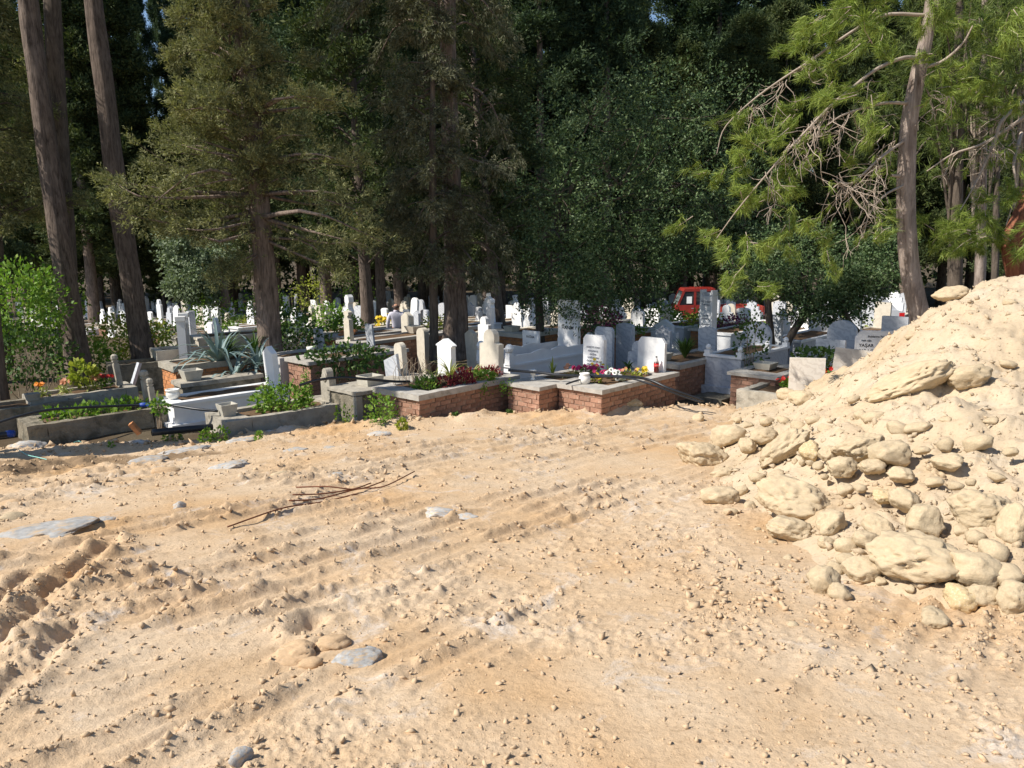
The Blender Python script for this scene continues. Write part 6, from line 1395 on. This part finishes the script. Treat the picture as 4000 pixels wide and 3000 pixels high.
for y, c, px in cells[:235]:
    sh, shl = SHP[rng.integers(0, 8)]; mc, mcl = MCL[rng.integers(0, 5)]; st, stl = BST[rng.integers(0, 3)]
    where = 'left of the first cypress' if px < 1030 else 'near the person' if px < 1530 else 'behind the double trunk' if px < 2000 else 'behind the olive-like tree' if px < 2600 else 'behind the forked tree'
    far_ = 'far ' if y > 38 else 'distant '
    lb = far_ + mcl + ' headstone with ' + shl + ' on ' + stl + ', ' + where
    r_ = thing('grave', lb, 'grave', (c[0], c[1], float(z_cem(*c))), R(90 - TH + rng.normal() * 3), 'graves in the far rows'); NF += 1
    hb = (.28, .38, .5)[rng.integers(0, 3)]
    a, cp, s_ = far_body(st, 2.0, .9, hb); link('body', a, r_); link('cap_slab', cp, r_); link('soil', s_, r_)
    w2 = {'turban': .26, 'stepped': .75, 'flat': .55}.get(sh, .46) ; h2 = (.7, .85, 1.0, 1.2)[rng.integers(0, 4)]
    headstone_part(r_, 1.86, .45, hb - .1, w2, h2, .10 if sh != 'turban' else .2, sh, mc, (rng.normal() * 1.5, rng.normal() * 2.5, 0))

# ------------------------------------------------------------------ greenery between the far graves
MTX = ['leaf_green', 'leaf_dark', 'leaf_lime', 'leaf_dark']
BPR = [mesh_np('foliage', *join([shift(cloud(330, .7, .6, .45, .13, .05, .3, 0, .2), (0, 0, .45))]), MT[m], False) for m in MTX]
for q, (y, c, px) in enumerate(cells[4::7][:24]):
    e = c + LU * rng.uniform(-.6, .6) + SU * .75
    o = thing('bush', ('green', 'dark', 'yellowish', 'dark')[q % 4] + ' bush between the graves of the far rows', 'bush', (e[0], e[1], float(z_cem(*e))), rng.uniform(0, 6), 'bushes in the far rows')
    s = rng.uniform(.6, 1.2); o.scale = (s, s, s); link('foliage', BPR[q % 4], o)

# ------------------------------------------------------------------ red truck
MT['truck_red'] = plain('faded_red_in_shade', (.24, .022, .015), .5, .18, 3, .15, 30, .003, spec=.4, stain=((.30, .06, .04), 3, .6))  # cab red darkened to stand for shade on the cab; patches are faded paint
MT['bed_red'] = plain('bleached_red_in_sun', (.38, .06, .042), .6, .15, 2.5, .15, 30, .003, spec=.25, stain=((.62, .30, .22), 3, .58))  # lighter copy of the red, sunlight put into its colour; patches are bleached paint
MT['glass'] = plain('dark_glass', (.02, .025, .03), .05, .1, 3, 0, spec=.8)
MT['rubber'] = plain('tyre_rubber', (.02, .02, .02), .85, .2, 9, .2)
MT['steel'] = plain('dull_steel', (.35, .35, .36), .5, .15, 9, .1, metal=.6)
MT['paper'] = plain('white_paper', (.82, .82, .80), .7, .03, 5, 0)
MT['car_silver'] = plain('silver_white_paint', (.50, .51, .53), .25, .06, 3, 0, spec=.6)
MT['lamp_red'] = plain('red_tail_lamp', (.60, .02, .02), .2, .05, 5, 0, spec=.5)
tp_ = at(2640, 1250, 41.0); tz = float(z_cem(tp_[0], tp_[1])) + .1
tk = thing('truck', 'old red double-cab truck with a dropside bed, parked on the lane', 'truck', (tp_[0], tp_[1], tz), R(-4))
def yz(mb, prof, y0, y1):
    """profile of (x,z), extruded along y"""
    n = len(prof); V = [(x, y0, z) for x, z in prof] + [(x, y1, z) for x, z in prof]; a = sum(prof[i][0] * prof[(i + 1) % n][1] - prof[(i + 1) % n][0] * prof[i][1] for i in range(n))
    F = [tuple(range(n)), tuple(range(2 * n - 1, n - 1, -1))] + [(i, n + i, n + (i + 1) % n, (i + 1) % n) for i in range(n)]
    if a < 0: F = [tuple(reversed(f)) for f in F]
    return mb.add(V, F)
cab = [(-.05, .42), (2.02, .42), (2.02, 2.02), (1.95, 2.06), (.42, 2.06), (.34, 2.0), (.06, 1.30), (-.05, 1.15)]
# cab shell with real window openings: sill body below, posts and roof above
body = yz(MB(), [(-.05, .42), (2.02, .42), (2.02, 1.22), (.03, 1.22), (-.05, 1.12)], 0, 1.75).build('cab_body', MT['truck_red'], tk, bevel=.03)
up_ = MB()
yz(up_, [(.35, 1.93), (2.02, 1.93), (2.02, 2.06), (.45, 2.06)], -.01, 1.76)
for x0, x1 in ((.92, 1.04), (1.90, 2.02)):
    for y in (0, 1.69): up_.box((x0, y, 1.2), (x1, y + .06, 1.95))
for y in (0, 1.69): yz(up_, [(.04, 1.2), (.16, 1.2), (.47, 1.95), (.35, 1.95)], y, y + .06)
up_.build('cab_roof', MT['truck_red'], tk, bevel=.012)
for nm, pr in (('window', [(.17, 1.22), (.92, 1.22), (.92, 1.93), (.46, 1.93)]), ('window', [(1.04, 1.22), (1.90, 1.22), (1.90, 1.93), (1.04, 1.93)])):
    for y in (.025, 1.715): yz(MB(), pr, y, y + .008).build(nm, MT['glass'], tk)
MB().add([(.06, .06, 1.2), (.37, .06, 1.93), (.37, 1.69, 1.93), (.06, 1.69, 1.2)], [(0, 1, 2, 3)]).build('windscreen', MT['glass'], tk)
dr = MB().box((.16, -.012, .50), (.95, .0, 1.20)).build('door', MT['truck_red'], tk, bevel=.006); MB().box((.80, -.03, 1.02), (.92, -.013, 1.06)).build('handle', MT['steel'], dr)
dr = MB().box((1.06, -.012, .50), (1.88, .0, 1.20)).build('door', MT['truck_red'], tk, bevel=.006); MB().box((1.72, -.03, 1.02), (1.84, -.013, 1.06)).build('handle', MT['steel'], dr)
MB().box((.55, .005, 1.30), (.82, .018, 1.66)).build('window_sheet', MT['paper'], tk)
MB().box((-.10, .1, .55), (-.04, 1.65, .75)).build('bumper', MT['steel'], tk, bevel=.015)
for y in (.18, 1.45): MB().lathe((0, 0, 0), [(.10, 0), (.10, .03), (.06, .05)], 14).build('headlight', MT['paper'], tk, rot=(0, R(-90), 0), loc=(-.05, y + .06, .95))
for k in range(7): MB().box((.95 + k * .16, 0, 2.065), (.98 + k * .16, 1.75, 2.10)).build('roof_bar', MT['truck_red'], tk)
MB().box((2.06, .05, .62), (4.55, 1.70, .70)).build('bed_floor', MT['bed_red'], tk)
for y in (.02, 1.69):
    MB().box((2.06, y, .66), (4.55, y + .045, 1.10)).build('side_board', MT['bed_red'], tk, bevel=.01)
    for x in (2.1, 2.9, 3.7, 4.45): MB().box((x, y - .02, .60), (x + .07, y + .065, 1.13)).build('side_post', MT['bed_red'], tk)
MB().box((4.555, .02, .66), (4.60, 1.735, 1.10)).build('tailgate', MT['bed_red'], tk, bevel=.01)
MB().box((.2, .5, .36), (4.4, 1.25, .60)).build('chassis', MT['rubber'], tk)
for x in (.62, 3.55):
    for y, s in ((.02, 1), (1.55, 1)):
        wh = MB().lathe((0, 0, 0), [(.20, 0), (.34, .02), (.36, .06), (.36, .14), (.34, .18), (.20, .20)], 22).build('wheel', MT['rubber'], tk, rot=(R(-90), 0, 0), loc=(x, y, .34), smooth=True)
        MB().lathe((0, 0, -.006), [(.19, 0), (.19, .004), (.10, .008), (.06, -.01)], 16).build('rim', MT['steel'], wh)
# ------------------------------------------------------------------ car behind the dark trees
cp_ = at(3098, 1262, 30.0); cz = float(z_cem(cp_[0], cp_[1])) + .12
car = thing('car', 'silver-white car parked behind the dark thin tree, its red tail lamp showing', 'car', (cp_[0], cp_[1], cz), R(-12))
yz(MB(), [(0, .30), (.12, .25), (3.9, .25), (4.0, .40), (3.98, .85), (3.75, .92), (2.6, .94), (1.1, .90), (.15, .72), (.02, .60)], 0, 1.62).build('body', MT['car_silver'], car, bevel=.05, seg=2)
yz(MB(), [(1.05, .88), (1.62, 1.36), (1.8, 1.42), (3.1, 1.42), (3.3, 1.38), (3.78, .90)], .10, 1.52).build('cabin', MT['car_silver'], car, bevel=.04, seg=2)
for pr in ([(1.25, .95), (1.68, 1.33), (2.25, 1.36), (2.25, .95)], [(2.32, .95), (2.32, 1.36), (3.05, 1.35), (3.38, .98)]):
    for y in (.090, 1.522): yz(MB(), pr, y, y + .008).build('window', MT['glass'], car)
for y in (.06, 1.36): MB().box((3.965, y, .62), (4.005, y + .22, .84)).build('tail_lamp', MT['lamp_red'], car, bevel=.01)
MB().box((3.80, -.006, .66), (3.99, .02, .82)).build('tail_lamp', MT['lamp_red'], car)
for x in (.75, 3.15):
    for y in (-.02, 1.46):
        wh = MB().lathe((0, 0, 0), [(.18, 0), (.29, .02), (.31, .05), (.31, .13), (.29, .16), (.18, .18)], 20).build('wheel', MT['rubber'], car, rot=(R(-90), 0, 0), loc=(x, y, .30), smooth=True)
        MB().lathe((0, 0, -.006), [(.17, 0), (.17, .004), (.05, .01)], 14).build('rim', MT['steel'], wh)
for nm, x0, x1 in (('door', 1.2, 2.27), ('door', 2.31, 3.05)):
    MB().box((x0, -.005, .36), (x1, .0, .90)).build(nm, MT['car_silver'], car)

# ------------------------------------------------------------------ the person, seen from behind
MT['skin'] = plain('skin', (.42, .22, .14), .55, .08, 20, .1)
MT['shirt'] = plain('pale_lilac_shirt', (.60, .57, .64), .8, .05, 9, .5, 18, .02)
MT['trousers'] = plain('beige_trousers', (.44, .38, .30), .9, .08, 9, .3, 20, .01)
MT['belt'] = plain('black_belt', (.02, .02, .022), .5, .1, 9, 0)
MT['hair'] = plain('short_grey_hair', (.10, .07, .055), .8, .3, 60, .6, 120, .004)
def skin(name, mat, parent, J, E_, sub=2):
    """continuous body grown along the joints: J = [(xyz, rx, ry)]"""
    me = bpy.data.meshes.new(name); me.from_pydata([j[0] for j in J], E_, []); o = link(name, me, parent)
    m = o.modifiers.new('skin', 'SKIN'); m.use_smooth_shade = True
    for k, j in enumerate(J): me.skin_vertices[0].data[k].radius = (j[1], j[2])
    me.skin_vertices[0].data[0].use_root = True
    s = o.modifiers.new('sub', 'SUBSURF'); s.levels = s.render_levels = sub
    bpy.context.view_layer.update(); dg = bpy.context.evaluated_depsgraph_get()
    m2 = bpy.data.meshes.new_from_object(o.evaluated_get(dg)); m2.materials.clear(); m2.materials.append(MT[mat]); m2.name = name
    o.modifiers.clear(); o.data = m2; return o
pp = at(1552, 1320, 23.6); pz = float(z_cem(pp[0], pp[1]))
top = at(1545, 1184, 23.6)[2]; ph_ = top - pz; k = ph_ / 1.74
per = thing('person', 'bald person in a pale lilac shirt seen from behind among the graves', 'person', (pp[0], pp[1], pz), R(10)); per.scale = (k, k, k)
# faces away from the camera (+y); left arm hangs, right arm reaches forward
J = [((0, 0, .92), .15, .12), ((0, -.01, 1.08), .135, .105), ((0, -.01, 1.25), .15, .115), ((0, -.01, 1.40), .13, .10), ((0, .0, 1.47), .07, .07), ((0, .02, 1.54), .055, .06), ((0, .03, 1.60), .075, .09), ((0, .03, 1.67), .078, .098), ((0, .02, 1.715), .05, .06),
     ((-.17, -.01, 1.41), .062, .06), ((-.235, -.01, 1.27), .05, .05), ((-.26, .0, 1.13), .043, .043), ((-.265, .05, .98), .036, .036), ((-.268, .08, .88), .030, .034), ((-.268, .10, .82), .022, .036),
     ((.17, -.01, 1.41), .062, .06), ((.25, .04, 1.29), .05, .05), ((.27, .14, 1.18), .043, .043), ((.23, .34, 1.16), .034, .034), ((.21, .44, 1.16), .024, .036),
     ((-.095, 0, .86), .095, .10), ((-.10, .01, .50), .06, .065), ((-.10, -.01, .28), .055, .06), ((-.10, -.01, .10), .04, .045), ((-.11, .13, .05), .04, .035),
     ((.095, 0, .86), .095, .10), ((.10, .01, .50), .06, .065), ((.10, -.01, .28), .055, .06), ((.10, -.01, .10), .04, .045), ((.11, .13, .05), .04, .035)]
E_ = [(0, 1), (1, 2), (2, 3), (3, 4), (4, 5), (5, 6), (6, 7), (7, 8), (3, 9), (9, 10), (10, 11), (11, 12), (12, 13), (13, 14), (3, 15), (15, 16), (16, 17), (17, 18), (18, 19), (0, 20), (20, 21), (21, 22), (22, 23), (23, 24), (0, 25), (25, 26), (26, 27), (27, 28), (28, 29)]
bd = skin('body', 'skin', per, J, E_)
for sx, hand, fd in ((-1, (-.268, .10, .82), (0, .02, -1)), (1, (.21, .44, 1.16), (-.1, 1, -.15))):     # fingers and thumb
    fd = unit(np.array(fd)); side = unit(np.cross(fd, [0.0 if sx > 0 else 1, 0, 1 if sx > 0 else 0])); nrm_ = np.cross(fd, side); JJ = []; EE = []
    for q in range(4):
        b0 = np.array(hand) + side * (q - 1.5) * .019; l = (.062, .072, .068, .054)[q]; i = len(JJ)
        for u, c_ in ((-.03, 0), (l * .45, .006), (l, .022)): JJ.append((tuple(b0 + fd * u + nrm_ * c_), .0085, .0085))
        EE += [(i, i + 1), (i + 1, i + 2)]
    i = len(JJ); b0 = np.array(hand) - fd * .035 - side * .03
    for u in (0, .03, .055): JJ.append((tuple(b0 + fd * u * .8 - side * u * .55), .0095, .0095))
    EE += [(i, i + 1), (i + 1, i + 2)]
    mb = MB()
    for a, c_ in EE: mb.tube([JJ[a][0], JJ[c_][0]], [.0095, .0085], 6)
    mb.build('hand', MT['skin'], per, smooth=True)
sh_ = [(J[i][0], J[i][1] + .022, J[i][2] + .022) for i in (0, 1, 2, 3)] + [((0, 0, 1.475), .085, .085)] + [(J[i][0], J[i][1] + .018, J[i][2] + .018) for i in (9, 10, 11, 12)] + [((-.267, .07, .915), .045, .045)] + [(J[i][0], J[i][1] + .018, J[i][2] + .018) for i in (15, 16, 17)] + [((.235, .31, 1.162), .046, .046)]
skin('shirt', 'shirt', per, sh_, [(0, 1), (1, 2), (2, 3), (3, 4), (3, 5), (5, 6), (6, 7), (7, 8), (8, 9), (3, 10), (10, 11), (11, 12), (12, 13)])
MB().lathe((0, 0, 0), [(.066, 1.475), (.082, 1.48), (.078, 1.525), (.066, 1.53)], 16).build('collar', MT['shirt'], per, loc=(0, .012, 0), smooth=True)
skin('trousers', 'trousers', per, [((0, 0, .90), .172, .142), ((-.095, 0, .82), .115, .12), ((-.10, .01, .50), .085, .09), ((-.10, -.01, .12), .075, .08), ((.095, 0, .82), .115, .12), ((.10, .01, .50), .085, .09), ((.10, -.01, .12), .075, .08)], [(0, 1), (1, 2), (2, 3), (0, 4), (4, 5), (5, 6)])
bt_ = MB().lathe((0, 0, 0), [(.176, 0), (.182, .005), (.182, .035), (.176, .04)], 24).build('belt', MT['belt'], per, loc=(0, 0, .93)); bt_.scale = (1, .82, 1)
for s in (-1, 1):
    MB().lathe((0, 0, 0), [(.004, 0), (.022, .006), (.026, .018), (.012, .028)], 8).build('ear', MT['skin'], per, loc=(s * .088, .03, 1.635), rot=(0, R(90 * s), 0), smooth=True)
    MB().lathe((0, 0, 0), [(.002, 0), (.011, .004), (.012, .010)], 8).build('eye', MT['belt'], per, loc=(s * .032, .118, 1.645), rot=(R(-90), 0, 0))
    MB().box((-.05, -.06, 0), (.05, .19, .085)).build('shoe', MT['belt'], per, bevel=.025, seg=2, loc=(s * .105, 0, 0))
MB().add([(-.014, .115, 1.605), (.014, .115, 1.605), (0, .145, 1.602), (0, .118, 1.645)], [(0, 1, 2), (1, 3, 2), (3, 0, 2), (0, 3, 1)]).build('nose', MT['skin'], per)
MB().box((-.025, .112, 1.570), (.025, .122, 1.577)).build('mouth', MT['lamp_red'], per)
hr = np.array([(math.cos(a) * .090, math.sin(a) * .112 + .025, z) for z in (1.58, 1.62, 1.66) for a in np.linspace(PI * 1.02, PI * 1.98, 14)]); Fh = [(i * 14 + j, i * 14 + j + 1, (i + 1) * 14 + j + 1, (i + 1) * 14 + j) for i in range(2) for j in range(13)]
me = mesh_np('hair', hr, np.array(Fh), MT['hair'], True); o = link('hair', me, per); sm = o.modifiers.new('thick', 'SOLIDIFY'); sm.thickness = .012
